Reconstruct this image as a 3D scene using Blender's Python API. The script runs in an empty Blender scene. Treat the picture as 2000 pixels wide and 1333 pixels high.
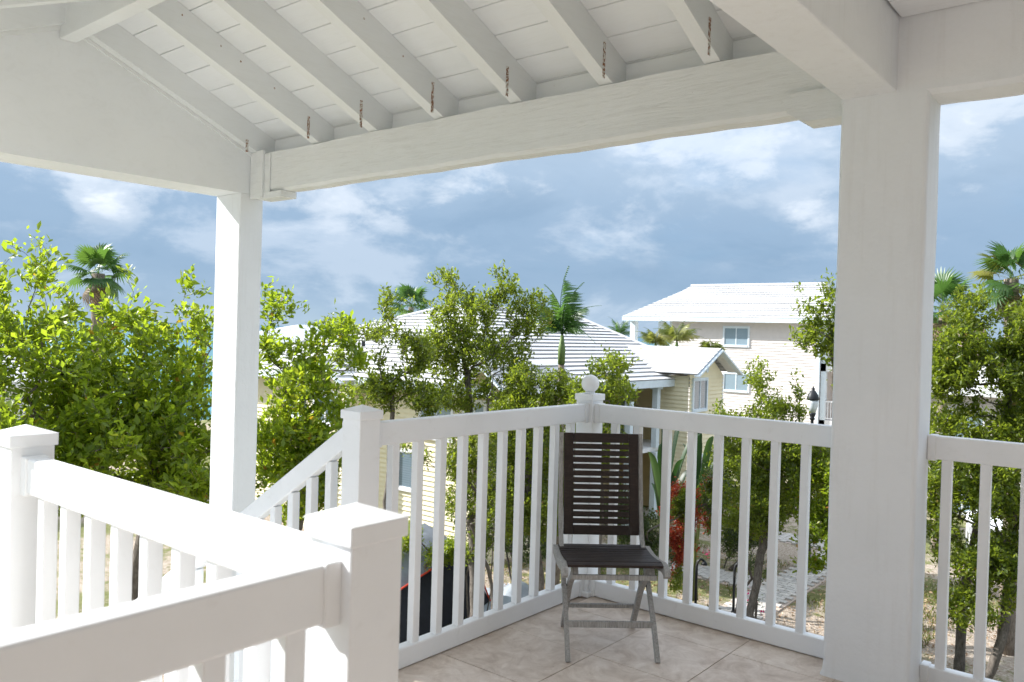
import bpy, bmesh, math, random
import numpy as np
from mathutils import Vector, Matrix

R = math.radians
rng = np.random.default_rng(7)
random.seed(7)
scene = bpy.context.scene
COL = scene.collection

# ------------------------------------------------------------------ camera
FPX = 1589.36                      # focal length in pixels of the 2000 px wide photograph
YAW, PITCH, ROLL = R(39.44), R(-0.641), R(1.66)
CAM = np.array([0.0, 0.0, 1.45])
_f = np.array([-math.sin(YAW) * math.cos(PITCH), math.cos(YAW) * math.cos(PITCH), math.sin(PITCH)])
_r0 = np.array([math.cos(YAW), math.sin(YAW), 0.0])
_u0 = np.cross(_r0, _f)
_r = _r0 * math.cos(ROLL) + _u0 * math.sin(ROLL)
_u = -_r0 * math.sin(ROLL) + _u0 * math.cos(ROLL)
cam_d = bpy.data.cameras.new('camera')
cam = bpy.data.objects.new('camera', cam_d)
COL.objects.link(cam)
M = Matrix(((_r[0], _u[0], -_f[0], CAM[0]), (_r[1], _u[1], -_f[1], CAM[1]), (_r[2], _u[2], -_f[2], CAM[2]), (0, 0, 0, 1)))
cam.matrix_world = M
cam_d.sensor_width = 36.0
cam_d.lens = FPX / 2000.0 * 36.0
cam_d.clip_start = 0.05
cam_d.clip_end = 20000
cam_d.dof.use_dof = True
cam_d.dof.focus_distance = 6.0
cam_d.dof.aperture_fstop = 6.3
scene.camera = cam

# ------------------------------------------------------------------ light
SUN = Vector((1.0, 0.49, -0.75)).normalized()       # direction the sunlight travels
SUN_EL = math.asin(-SUN.z)
SUN_AZ = math.atan2(-SUN.x, -SUN.y)                 # compass angle from +Y towards +X of the sun
sun_d = bpy.data.lights.new('sun', 'SUN')
sun_d.energy = 2.45
sun_d.angle = R(0.55)
sun_d.color = (1.0, 0.975, 0.945)
sun = bpy.data.objects.new('sun', sun_d)
sun.rotation_euler = SUN.to_track_quat('-Z', 'Y').to_euler()
sun.location = (-20, -12, 20)
COL.objects.link(sun)

world = bpy.data.worlds.new('World')
scene.world = world
world.use_nodes = True


def build_world():
    nt = world.node_tree
    nt.nodes.clear()
    N = nt.nodes.new
    L = nt.links.new
    out = N('ShaderNodeOutputWorld')
    bg = N('ShaderNodeBackground')
    bg.inputs['Strength'].default_value = 0.1
    L(bg.outputs[0], out.inputs[0])
    sky = N('ShaderNodeTexSky')
    sky.sky_type = 'NISHITA'
    sky.sun_disc = False
    sky.sun_elevation = SUN_EL
    sky.sun_rotation = SUN_AZ
    sky.air_density = 1.0
    sky.dust_density = 0.6
    sky.ozone_density = 1.6
    tc = N('ShaderNodeTexCoord')
    sep = N('ShaderNodeSeparateXYZ')
    L(tc.outputs['Generated'], sep.inputs[0])

    def math_(op, a, b=None, c=None):
        n = N('ShaderNodeMath')
        n.operation = op
        for i, v in enumerate((a, b, c)):
            if v is None:
                continue
            if isinstance(v, (int, float)):
                n.inputs[i].default_value = v
            else:
                L(v, n.inputs[i])
        return n.outputs[0]
    zc = math_('MAXIMUM', sep.outputs['Z'], 0.0)
    comb = N('ShaderNodeCombineXYZ')
    L(sep.outputs['X'], comb.inputs[0])
    L(sep.outputs['Y'], comb.inputs[1])
    L(math_('MULTIPLY', math_('POWER', zc, 0.8), 1.7), comb.inputs[2])

    def noise(scale, detail, rough, dist, w):
        n = N('ShaderNodeTexNoise')
        n.noise_dimensions = '4D'
        n.inputs['W'].default_value = w
        n.inputs['Scale'].default_value = scale
        n.inputs['Detail'].default_value = detail
        n.inputs['Roughness'].default_value = rough
        n.inputs['Distortion'].default_value = dist
        L(comb.outputs[0], n.inputs['Vector'])
        return n.outputs[0]

    def ramp(v, stops):
        n = N('ShaderNodeValToRGB')
        n.color_ramp.interpolation = 'EASE'
        el = n.color_ramp.elements
        while len(el) < len(stops):
            el.new(0.5)
        for e, (p, c) in zip(el, stops):
            e.position = p
            e.color = c if len(c) == 4 else (*c, 1)
        L(v, n.inputs[0])
        return n.outputs[0]

    def mix(f, a, b):
        n = N('ShaderNodeMix')
        n.data_type = 'RGBA'
        if isinstance(f, (int, float)):
            n.inputs[0].default_value = f
        else:
            L(f, n.inputs[0])
        for i, v in ((6, a), (7, b)):
            if isinstance(v, tuple):
                n.inputs[i].default_value = (*v, 1)
            else:
                L(v, n.inputs[i])
        return n.outputs[2]
    K = SKY_K
    # broad grey-blue cloud deck over the clear sky
    deck = noise(3.4, 7.0, 0.58, 0.25, 3.1)
    deckmask = ramp(deck, [(0.30, (0, 0, 0)), (0.52, (1, 1, 1))])
    shade = noise(5.5, 8.0, 0.58, 0.3, 8.4)
    deckcol = ramp(shade, [(0.30, tuple(K * v for v in (1.08, 1.58, 2.20))),
                           (0.50, tuple(K * v for v in (1.50, 2.02, 2.66))),
                           (0.64, tuple(K * v for v in (3.0, 3.35, 3.8)))])
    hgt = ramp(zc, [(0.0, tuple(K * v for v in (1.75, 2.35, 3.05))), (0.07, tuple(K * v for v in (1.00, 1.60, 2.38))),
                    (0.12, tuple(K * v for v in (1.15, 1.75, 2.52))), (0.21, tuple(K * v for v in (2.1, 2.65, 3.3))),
                    (0.55, tuple(K * v for v in (8.4, 9.1, 10.2)))])  # upper sky outside the view, brightened to add fill light
    skyt = N('ShaderNodeMix')
    skyt.data_type = 'RGBA'
    skyt.blend_type = 'MULTIPLY'
    skyt.inputs[0].default_value = 1.0
    L(sky.outputs[0], skyt.inputs[6])
    skyt.inputs[7].default_value = (0.30, 0.38, 0.46, 1)
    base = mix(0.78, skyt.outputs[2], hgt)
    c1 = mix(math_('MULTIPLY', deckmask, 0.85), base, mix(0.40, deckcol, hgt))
    # bright cumulus puffs
    puff = noise(9.0, 10.0, 0.60, 0.2, 1.7)
    big = noise(3.2, 3.0, 0.5, 0.0, 5.6)
    pm = math_('MULTIPLY', math_('ADD', puff, math_('MULTIPLY', big, 0.8)), 0.56)
    # individual cloud heaps: direction, angular radius, weight
    lobes = None
    for (hx, hy, rad_, wgt) in CLOUDS:
        d0 = _f + _r * (hx - 1000) / FPX - _u * (hy - 666.5) / FPX
        d0 = d0 / np.linalg.norm(d0)
        vm = N('ShaderNodeVectorMath')
        vm.operation = 'SUBTRACT'
        L(tc.outputs['Generated'], vm.inputs[0])
        vm.inputs[1].default_value = tuple(d0)
        sc_ = N('ShaderNodeVectorMath')
        sc_.operation = 'MULTIPLY'
        L(vm.outputs[0], sc_.inputs[0])
        sc_.inputs[1].default_value = (1, 1, 1.7)
        ln = N('ShaderNodeVectorMath')
        ln.operation = 'LENGTH'
        L(sc_.outputs[0], ln.inputs[0])
        g = math_('MULTIPLY', math_('MAXIMUM', math_('SUBTRACT', 1.0, math_('DIVIDE', ln.outputs['Value'], rad_)), 0.0), wgt)
        lobes = g if lobes is None else math_('MAXIMUM', lobes, g)
    pm2 = math_('ADD', pm, lobes)
    puffmask = ramp(pm2, [(0.51, (0, 0, 0)), (0.60, (0.45, 0.45, 0.45)), (0.70, (1, 1, 1))])
    up = ramp(zc, [(0.06, (0, 0, 0)), (0.15, (1, 1, 1))])
    pmm = math_('MULTIPLY', puffmask, up)
    c2 = mix(math_('MULTIPLY', pmm, 0.8), c1, tuple(K * v for v in (4.6, 4.75, 4.95)))
    L(c2, bg.inputs['Color'])


SKY_K = 0.695
CLOUDS = ((1475, 340, 0.085, 0.15), (880, 365, 0.065, 0.13), (960, 315, 0.09, 0.12), (640, 400, 0.045, 0.08), (185, 405, 0.07, 0.10), (1250, 290, 0.13, 0.10),
          (1930, 215, 0.12, 0.12), (765, 440, 0.045, 0.07), (1540, 405, 0.06, 0.08), (60, 240, 0.2, 0.08))
build_world()

vs = scene.view_settings
vs.view_transform = 'Standard'
vs.look = 'None'
vs.exposure = 1.95
vs.gamma = 1.0
vs.use_curve_mapping = False
cy = scene.cycles
cy.use_denoising = True
cy.max_bounces = 10
cy.diffuse_bounces = 6
cy.glossy_bounces = 3
cy.transmission_bounces = 4
cy.transparent_max_bounces = 8
cy.sample_clamp_indirect = 8.0
cy.caustics_reflective = False
cy.caustics_refractive = False


# ------------------------------------------------------------------ pixel helpers
def ray(px, py):
    return _f + _r * (px - 1000) / FPX - _u * (py - 666.5) / FPX


def at(px, py, depth):
    return CAM + ray(px, py) * depth


def onz(px, py, z):
    d = ray(px, py)
    return CAM + d * (z - CAM[2]) / d[2]


G = -5.2          # ground level below the porch floor (z = 0)


# ------------------------------------------------------------------ materials
class NT:
    def __init__(self, name):
        self.m = bpy.data.materials.new(name)
        self.m.use_nodes = True
        self.t = self.m.node_tree
        self.t.nodes.clear()
        self.out = self.n('ShaderNodeOutputMaterial')

    def n(self, kind, **kw):
        nd = self.t.nodes.new(kind)
        for k, v in kw.items():
            setattr(nd, k, v)
        return nd

    def l(self, a, b):
        self.t.links.new(a, b)

    def coord(self, which='Object', scale=(1, 1, 1)):
        tc = self.n('ShaderNodeTexCoord')
        mp = self.n('ShaderNodeMapping')
        mp.inputs['Scale'].default_value = scale
        self.l(tc.outputs[which], mp.inputs[0])
        return mp.outputs[0]

    def noise(self, vec, scale, detail=4, rough=0.55, dist=0.0):
        nd = self.n('ShaderNodeTexNoise')
        nd.inputs['Scale'].default_value = scale
        nd.inputs['Detail'].default_value = detail
        nd.inputs['Roughness'].default_value = rough
        nd.inputs['Distortion'].default_value = dist
        self.l(vec, nd.inputs['Vector'])
        return nd.outputs[0]

    def ramp(self, v, stops, interp='LINEAR'):
        nd = self.n('ShaderNodeValToRGB')
        nd.color_ramp.interpolation = interp
        el = nd.color_ramp.elements
        while len(el) < len(stops):
            el.new(0.5)
        for e, (p, c) in zip(el, stops):
            e.position = p
            e.color = (c, c, c, 1) if isinstance(c, (int, float)) else (*c, 1)
        self.l(v, nd.inputs[0])
        return nd.outputs[0]

    def mix(self, f, a, b, mode='MIX'):
        nd = self.n('ShaderNodeMix')
        nd.data_type = 'RGBA'
        nd.blend_type = mode
        for i, v in ((0, f), (6, a), (7, b)):
            if isinstance(v, (int, float)):
                nd.inputs[i].default_value = v if i == 0 else (v, v, v, 1)
            elif isinstance(v, tuple):
                nd.inputs[i].default_value = (*v, 1)
            else:
                self.l(v, nd.inputs[i])
        return nd.outputs[2]

    def bump(self, h, strength=0.3, dist=0.01, normal=None):
        nd = self.n('ShaderNodeBump')
        nd.inputs['Strength'].default_value = strength
        nd.inputs['Distance'].default_value = dist
        self.l(h, nd.inputs['Height'])
        if normal is not None:
            self.l(normal, nd.inputs['Normal'])
        return nd.outputs[0]

    def principled(self, color, rough=0.5, normal=None, spec=0.4, metal=0.0, **kw):
        p = self.n('ShaderNodeBsdfPrincipled')
        for k, v in (('Base Color', color), ('Roughness', rough), ('Normal', normal), ('Specular IOR Level', spec), ('Metallic', metal)):
            if v is None:
                continue
            if isinstance(v, (int, float)):
                p.inputs[k].default_value = v
            elif isinstance(v, tuple):
                p.inputs[k].default_value = (*v, 1)
            else:
                self.l(v, p.inputs[k])
        for k, v in kw.items():
            p.inputs[k.replace('_', ' ')].default_value = v
        self.l(p.outputs[0], self.out.inputs[0])
        return p


def mat_vinyl():
    t = NT('white_vinyl')
    c = t.coord('Object')
    n1 = t.noise(c, 3.0, 5, 0.6)
    col = t.ramp(n1, [(0.3, (0.78, 0.795, 0.81)), (0.7, (0.835, 0.85, 0.865))])
    n2 = t.noise(c, 60, 3, 0.6)
    gr = t.noise(c, 16, 6, 0.7, 0.4)
    col = t.mix(t.ramp(gr, [(0.58, 0.0), (0.78, 0.20)]), col, (0.50, 0.48, 0.44))
    t.principled(col, t.ramp(n1, [(0.3, 0.42), (0.7, 0.58)]), t.bump(n2, 0.10, 0.003), 0.3)
    return t.m


def mat_stucco():
    t = NT('white_stucco')
    c = t.coord('Object')
    n1 = t.noise(c, 2.2, 5, 0.6)
    n2 = t.noise(c, 45, 4, 0.65)
    n3 = t.noise(c, 9, 4, 0.6, 0.5)
    col = t.ramp(n1, [(0.3, (0.755, 0.775, 0.795)), (0.72, (0.81, 0.83, 0.85))])
    st = t.noise(t.coord('Object', (7, 7, 0.5)), 3.0, 5, 0.65)
    col = t.mix(t.ramp(st, [(0.52, 0.0), (0.75, 0.16)]), col, (0.52, 0.50, 0.47))
    b = t.bump(n2, 0.45, 0.005)
    b2 = t.bump(n3, 0.35, 0.012, b)
    t.principled(col, 0.75, b2, 0.25)
    return t.m


def mat_white_wood(name, lo, hi, grain_scale, stain=0.0, bump=0.35, grain=0.07):
    t = NT(name)
    c = t.coord('Object', grain_scale)
    g = t.noise(c, 14, 7, 0.68, 1.2)
    c0 = t.coord('Object')
    n1 = t.noise(c0, 1.6, 5, 0.6)
    col = t.ramp(n1, [(0.3, lo), (0.7, hi)])
    col = t.mix(t.ramp(g, [(0.50, 0.0), (0.70, grain)]), col, (0.42, 0.41, 0.38))
    if stain:
        s = t.noise(c0, 26, 5, 0.7, 0.3)
        col = t.mix(t.ramp(s, [(0.70, 0.0), (0.76, stain)]), col, (0.28, 0.22, 0.16))
    t.principled(col, 0.6, t.bump(g, bump, 0.006), 0.3)
    return t.m


def mat_rust():
    t = NT('rusty_painted_metal')
    c = t.n('ShaderNodeNewGeometry').outputs['Position']
    n = t.noise(c, 70, 5, 0.75, 0.2)
    n2 = t.noise(c, 110, 4, 0.7, 0.4)
    rust = t.ramp(n2, [(0.3, (0.10, 0.035, 0.012)), (0.7, (0.34, 0.13, 0.04))])
    col = t.mix(t.ramp(n, [(0.46, 0.0), (0.54, 1.0)]), (0.70, 0.70, 0.67), rust)
    t.principled(col, 0.8, t.bump(n, 0.6, 0.004), 0.2)
    return t.m


def mat_dark_gap(name='dark_gap', col=(0.05, 0.04, 0.03)):
    t = NT(name)
    t.principled(col, 0.9, None, 0.1)
    return t.m


def mat_tile():
    t = NT('travertine')
    oi = t.n('ShaderNodeObjectInfo')
    tc = t.n('ShaderNodeTexCoord')
    geo = t.n('ShaderNodeNewGeometry')
    c = geo.outputs['Position']
    n1 = t.noise(c, 3.2, 7, 0.66, 0.7)
    n2 = t.noise(c, 34, 6, 0.7, 0.3)
    n3 = t.noise(c, 9, 6, 0.68, 1.2)
    col = t.ramp(n3, [(0.30, (0.41, 0.325, 0.265)), (0.5, (0.60, 0.515, 0.445)), (0.68, (0.75, 0.68, 0.61))])
    col = t.mix(0.35, col, t.ramp(n1, [(0.35, (0.41, 0.325, 0.265)), (0.65, (0.75, 0.68, 0.61))]))
    col = t.mix(t.ramp(n2, [(0.60, 0.0), (0.72, 0.35)]), col, (0.27, 0.20, 0.15))
    var = t.ramp(oi.outputs['Random'], [(0, (0.90, 0.89, 0.88)), (1, (1.06, 1.05, 1.04))])
    col = t.mix(1.0, col, var, 'MULTIPLY')
    t.principled(col, t.ramp(n3, [(0.3, 0.55), (0.7, 0.4)]), t.bump(n2, 0.15, 0.004), 0.35)
    return t.m


def mat_flat(name, col, rough=0.6, var=0.12, scale=6.0, bump=0.1, spec=0.3, metal=0.0):
    t = NT(name)
    c = t.coord('Object')
    n = t.noise(c, scale, 5, 0.6)
    lo = tuple(v * (1 - var) for v in col)
    hi = tuple(min(1, v * (1 + var)) for v in col)
    t.principled(t.ramp(n, [(0.3, lo), (0.7, hi)]), rough, t.bump(t.noise(c, scale * 8, 4, 0.6), bump, 0.01) if bump else None, spec, metal)
    return t.m


def mat_dark_wood():
    t = NT('weathered_dark_wood')
    c = t.coord('Object', (1.5, 14, 14))
    g = t.noise(c, 9, 7, 0.7, 0.8)
    c0 = t.coord('Object')
    w = t.noise(c0, 11, 5, 0.7, 0.5)
    col = t.ramp(g, [(0.3, (0.012, 0.007, 0.006)), (0.6, (0.028, 0.017, 0.013)), (0.8, (0.070, 0.05, 0.04))])
    col = t.mix(t.ramp(w, [(0.58, 0.0), (0.80, 0.35)]), col, (0.15, 0.125, 0.11))
    t.principled(col, 0.55, t.bump(g, 0.5, 0.003), 0.35)
    return t.m


def mat_grey_wood():
    t = NT('silvered_wood')
    c = t.coord('Object', (16, 16, 2.0))
    g = t.noise(c, 8, 7, 0.72, 0.8)
    col = t.ramp(g, [(0.25, (0.16, 0.15, 0.14)), (0.55, (0.36, 0.355, 0.345)), (0.8, (0.52, 0.52, 0.51))])
    t.principled(col, 0.8, t.bump(g, 0.6, 0.003), 0.2)
    return t.m


def mat_leaf(name, stops, trans=(0.30, 0.42, 0.03), tfac=0.42, rough=0.38):
    t = NT(name)
    a = t.n('ShaderNodeAttribute', attribute_name='rnd')
    col = t.ramp(a.outputs['Fac'], stops)
    p = t.n('ShaderNodeBsdfPrincipled')
    t.l(col, p.inputs['Base Color'])
    p.inputs['Roughness'].default_value = rough
    p.inputs['Specular IOR Level'].default_value = 0.45
    tr = t.n('ShaderNodeBsdfTranslucent')
    tcol = t.mix(0.65, t.mix(1.0, col, (3.2, 3.2, 2.0), 'MULTIPLY'), trans)
    t.l(tcol, tr.inputs[0])
    ms = t.n('ShaderNodeMixShader')
    ms.inputs[0].default_value = tfac
    t.l(p.outputs[0], ms.inputs[1])
    t.l(tr.outputs[0], ms.inputs[2])
    t.l(ms.outputs[0], t.out.inputs[0])
    return t.m


def mat_bark(name, lo, hi):
    t = NT(name)
    c = t.coord('Object', (1, 1, 0.35))
    n = t.noise(c, 22, 6, 0.7, 0.6)
    t.principled(t.ramp(n, [(0.3, lo), (0.7, hi)]), 0.9, t.bump(n, 0.8, 0.02), 0.15)
    return t.m


def mat_roof_white(name='white_roof_tile'):
    t = NT(name)
    geo = t.n('ShaderNodeNewGeometry')
    n = t.noise(geo.outputs['Position'], 1.1, 6, 0.65)
    n2 = t.noise(geo.outputs['Position'], 7.0, 4, 0.7)
    col = t.ramp(n, [(0.3, (0.52, 0.52, 0.52)), (0.7, (0.60, 0.60, 0.60))])
    col = t.mix(t.ramp(n2, [(0.62, 0.0), (0.78, 0.3)]), col, (0.48, 0.46, 0.44))
    t.principled(col, 0.7, t.bump(n2, 0.3, 0.02), 0.2)
    return t.m


def mat_brick():
    t = NT('pink_brick')
    c = t.coord('Object')
    sw = t.n('ShaderNodeSeparateXYZ')
    t.l(c, sw.inputs[0])
    cb = t.n('ShaderNodeCombineXYZ')
    t.l(sw.outputs['X'], cb.inputs[0])
    t.l(sw.outputs['Z'], cb.inputs[1])
    b = t.n('ShaderNodeTexBrick')
    b.inputs['Scale'].default_value = 1.0
    b.inputs['Brick Width'].default_value = 0.22
    b.inputs['Row Height'].default_value = 0.075
    b.inputs['Mortar Size'].default_value = 0.01
    b.inputs['Color1'].default_value = (0.42, 0.24, 0.17, 1)
    b.inputs['Color2'].default_value = (0.52, 0.34, 0.26, 1)
    b.inputs['Mortar'].default_value = (0.55, 0.50, 0.45, 1)
    t.l(cb.outputs[0], b.inputs['Vector'])
    t.principled(b.outputs['Color'], 0.85, t.bump(b.outputs['Fac'], -0.4, 0.01), 0.2)
    return t.m


def mat_pane(name='window_glass', dark=(0.10, 0.14, 0.17), light=(0.42, 0.50, 0.55), rows=26.0):
    t = NT(name)
    c = t.coord('Object')
    s = t.n('ShaderNodeSeparateXYZ')
    t.l(c, s.inputs[0])
    m = t.n('ShaderNodeMath', operation='MULTIPLY')
    t.l(s.outputs['Z'], m.inputs[0])
    m.inputs[1].default_value = rows
    fr = t.n('ShaderNodeMath', operation='FRACT')
    t.l(m.outputs[0], fr.inputs[0])
    col = t.ramp(fr.outputs[0], [(0.0, dark), (0.25, light), (0.85, light), (1.0, dark)])
    t.principled(col, 0.08, None, 0.6)
    return t.m


def mat_sea():
    t = NT('turquoise_sea')
    geo = t.n('ShaderNodeNewGeometry')
    n = t.noise(geo.outputs['Position'], 0.012, 5, 0.6)
    n2 = t.noise(geo.outputs['Position'], 0.9, 5, 0.6)
    s = t.n('ShaderNodeVectorMath', operation='LENGTH')
    t.l(geo.outputs['Position'], s.inputs[0])
    m = t.n('ShaderNodeMath', operation='DIVIDE')
    t.l(s.outputs['Value'], m.inputs[0])
    m.inputs[1].default_value = 1500
    col = t.ramp(m.outputs[0], [(0.05, (0.05, 0.17, 0.19)), (0.35, (0.035, 0.13, 0.17)), (1.0, (0.02, 0.08, 0.13))])
    col = t.mix(t.ramp(n, [(0.45, 0.0), (0.65, 0.4)]), col, (0.03, 0.22, 0.33))
    t.principled(col, 0.35, t.bump(n2, 0.3, 0.2), 0.25)
    return t.m


def mat_ground():
    t = NT('sandy_mulch_ground')
    geo = t.n('ShaderNodeNewGeometry')
    P = geo.outputs['Position']
    n1 = t.noise(P, 0.22, 6, 0.6)
    n2 = t.noise(P, 3.0, 7, 0.7)
    n3 = t.noise(P, 16, 5, 0.7)
    soil = t.ramp(n3, [(0.3, (0.22, 0.17, 0.13)), (0.5, (0.39, 0.325, 0.26)), (0.72, (0.56, 0.50, 0.43))])
    grass = t.ramp(n3, [(0.3, (0.09, 0.105, 0.035)), (0.7, (0.25, 0.25, 0.11))])
    f = t.n('ShaderNodeMath', operation='ADD')
    t.l(n1, f.inputs[0])
    m2 = t.n('ShaderNodeMath', operation='MULTIPLY')
    t.l(n2, m2.inputs[0])
    m2.inputs[1].default_value = 0.55
    t.l(m2.outputs[0], f.inputs[1])
    col = t.mix(t.ramp(f.outputs[0], [(0.74, 0.0), (0.84, 1.0)]), soil, grass)
    t.principled(col, 0.95, t.bump(n3, 0.9, 0.05), 0.1)
    return t.m


def mat_paver():
    t = NT('grey_paver')
    oi = t.n('ShaderNodeObjectInfo')
    geo = t.n('ShaderNodeNewGeometry')
    n = t.noise(geo.outputs['Position'], 6, 5, 0.65)
    col = t.ramp(n, [(0.3, (0.44, 0.42, 0.395)), (0.7, (0.58, 0.56, 0.53))])
    col = t.mix(1.0, col, t.ramp(oi.outputs['Random'], [(0, (0.8, 0.8, 0.8)), (1, (1.1, 1.08, 1.05))]), 'MULTIPLY')
    t.principled(col, 0.9, t.bump(n, 0.3, 0.01), 0.15)
    return t.m


MAT = dict(
    vinyl=mat_vinyl(), stucco=mat_stucco(),
    beam=mat_white_wood('painted_rough_timber', (0.735, 0.75, 0.745), (0.79, 0.805, 0.81), (0.25, 3.0, 3.0), 0.75, 0.9, 0.2),
    rafter=mat_white_wood('painted_rafter', (0.74, 0.76, 0.765), (0.79, 0.81, 0.82), (3.0, 0.3, 3.0), 0.25, 0.3),
    board=mat_white_wood('painted_ceiling_board', (0.775, 0.795, 0.815), (0.82, 0.84, 0.86), (0.3, 3.0, 3.0), 0.22, 0.2),
    gable=mat_white_wood('painted_gable_panel', (0.765, 0.785, 0.80), (0.81, 0.83, 0.845), (1.0, 0.6, 1.0), 0.12, 0.12),
    rust=mat_rust(), gap=mat_dark_gap(), tile=mat_tile(), grout=mat_flat('grout', (0.46, 0.38, 0.32), 0.95),
    trim=mat_flat('white_trim', (0.76, 0.77, 0.78), 0.55, 0.05),
    concrete=mat_flat('concrete', (0.55, 0.53, 0.50), 0.85, 0.15, 4.0, 0.3),
    dwood=mat_dark_wood(), gwood=mat_grey_wood(),
    yellow=mat_flat('yellow_siding', (0.77, 0.70, 0.49), 0.7, 0.06, 3.0, 0.05),
    pink=mat_flat('shell_pink_siding', (0.68, 0.635, 0.60), 0.7, 0.05, 3.0, 0.05),
    cream=mat_flat('cream_wall', (0.70, 0.66, 0.58), 0.8, 0.06, 3.0, 0.1),
    roof=mat_roof_white(), brick=mat_brick(), pane=mat_pane('window_glass', (0.19, 0.26, 0.31), (0.25, 0.33, 0.38), 22.0),
    pane2=mat_pane('dark_window_glass', (0.10, 0.14, 0.17), (0.14, 0.19, 0.23), 14.0),
    sea=mat_sea(), ground=mat_ground(), paver=mat_paver(),
    bluetrim=mat_flat('pale_blue_trim', (0.66, 0.74, 0.79), 0.6, 0.05),
    metalroof=mat_flat('pale_blue_metal_roof', (0.34, 0.46, 0.51), 0.4, 0.05, 2.0, 0.0, 0.5, 0.2),
    blackmetal=mat_flat('black_metal', (0.02, 0.022, 0.025), 0.45, 0.2, 8.0, 0.05),
    tentblack=mat_flat('black_tent_fabric', (0.012, 0.013, 0.018), 0.55, 0.3, 4.0, 0.3),
    tentgrey=mat_flat('grey_tent_fabric', (0.20, 0.22, 0.25), 0.6, 0.2, 5.0, 0.3),
    tentred=mat_flat('red_piping', (0.55, 0.06, 0.03), 0.6, 0.1),
    tarp=mat_flat('pale_grey_tarp', (0.34, 0.38, 0.42), 0.5, 0.2, 3.0, 0.3),
    soil=mat_flat('dark_soil', (0.09, 0.065, 0.045), 0.95, 0.3, 10.0, 0.5),
    bark=mat_bark('grey_bark', (0.06, 0.05, 0.042), (0.20, 0.175, 0.15)),
    barkpale=mat_bark('palm_bark', (0.13, 0.10, 0.075), (0.32, 0.27, 0.22)),
    palmgreen=mat_flat('palm_crownshaft', (0.13, 0.20, 0.06), 0.5, 0.2),
    petiole=mat_flat('palm_petiole', (0.20, 0.23, 0.07), 0.55, 0.2),
    lantern=mat_flat('frosted_lantern_glass', (0.62, 0.66, 0.68), 0.25, 0.05, 4.0, 0.0, 0.5),
    curtain=mat_flat('pale_curtain', (0.62, 0.66, 0.68), 0.8, 0.05),
    porchwall=mat_flat('shaded_yellow_siding', (0.60, 0.50, 0.30), 0.8, 0.06, 3.0, 0.05),  # yellow siding darkened: shade of porch and corner gable put into the colour
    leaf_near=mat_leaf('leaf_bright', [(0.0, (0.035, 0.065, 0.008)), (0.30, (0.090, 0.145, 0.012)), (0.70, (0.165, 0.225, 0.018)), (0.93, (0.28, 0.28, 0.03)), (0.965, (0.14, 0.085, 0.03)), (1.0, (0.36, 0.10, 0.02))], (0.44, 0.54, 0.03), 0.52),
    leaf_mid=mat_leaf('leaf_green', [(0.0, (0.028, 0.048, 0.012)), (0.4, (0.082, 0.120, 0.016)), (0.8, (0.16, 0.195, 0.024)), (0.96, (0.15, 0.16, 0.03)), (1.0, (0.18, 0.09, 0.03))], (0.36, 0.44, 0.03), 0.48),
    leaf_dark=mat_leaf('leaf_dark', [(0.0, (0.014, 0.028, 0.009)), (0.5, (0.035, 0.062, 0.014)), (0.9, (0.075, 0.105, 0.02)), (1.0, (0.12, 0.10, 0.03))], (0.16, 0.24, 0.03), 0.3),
    leaf_palm=mat_leaf('palm_leaf', [(0.0, (0.020, 0.055, 0.018)), (0.5, (0.045, 0.105, 0.025)), (0.9, (0.10, 0.17, 0.03)), (1.0, (0.30, 0.22, 0.11))], (0.16, 0.32, 0.05), 0.3),
    leaf_palm_light=mat_leaf('palm_leaf_yellow', [(0.0, (0.07, 0.10, 0.02)), (0.5, (0.13, 0.16, 0.03)), (1.0, (0.28, 0.24, 0.12))], (0.30, 0.34, 0.06), 0.35),
    leaf_dead=mat_leaf('dead_palm_leaf', [(0.0, (0.22, 0.15, 0.09)), (1.0, (0.42, 0.31, 0.20))], (0.4, 0.3, 0.18), 0.25),
    leaf_banana=mat_leaf('banana_leaf', [(0.0, (0.010, 0.030, 0.010)), (0.7, (0.018, 0.050, 0.014)), (1.0, (0.07, 0.12, 0.03))], (0.06, 0.15, 0.03), 0.22, 0.45),
    petal_red=mat_leaf('red_bract', [(0.0, (0.16, 0.02, 0.012)), (0.6, (0.36, 0.045, 0.02)), (1.0, (0.42, 0.13, 0.04))], (0.42, 0.06, 0.02), 0.3),
    petal_pink=mat_leaf('magenta_petal', [(0.0, (0.40, 0.01, 0.10)), (1.0, (0.65, 0.03, 0.22))], (0.7, 0.03, 0.2), 0.35),
    grassblade=mat_leaf('grass_blade', [(0.0, (0.05, 0.075, 0.015)), (0.6, (0.12, 0.15, 0.03)), (1.0, (0.30, 0.26, 0.12))], (0.25, 0.3, 0.05), 0.3),
    litter=mat_leaf('dry_leaf_litter', [(0.0, (0.14, 0.085, 0.05)), (0.6, (0.34, 0.22, 0.13)), (1.0, (0.55, 0.42, 0.28))], (0.4, 0.28, 0.15), 0.15),
)


# ------------------------------------------------------------------ object helpers
def link(o, parent=None):
    COL.objects.link(o)
    if parent is not None:
        o.parent = parent
    return o


def tag(o, label=None, cat=None, group=None, kind=None):
    if label:
        o['label'] = label
    if cat:
        o['category'] = cat
    if group:
        o['group'] = group
    if kind:
        o['kind'] = kind
    return o


def empty(name, loc=(0, 0, 0), rz=0.0, label=None, cat=None, group=None):
    o = bpy.data.objects.new(name, None)
    o.empty_display_size = 0.1
    o.location = loc
    o.rotation_euler = (0, 0, rz)
    COL.objects.link(o)
    tag(o, label, cat, group)
    return o


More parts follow.
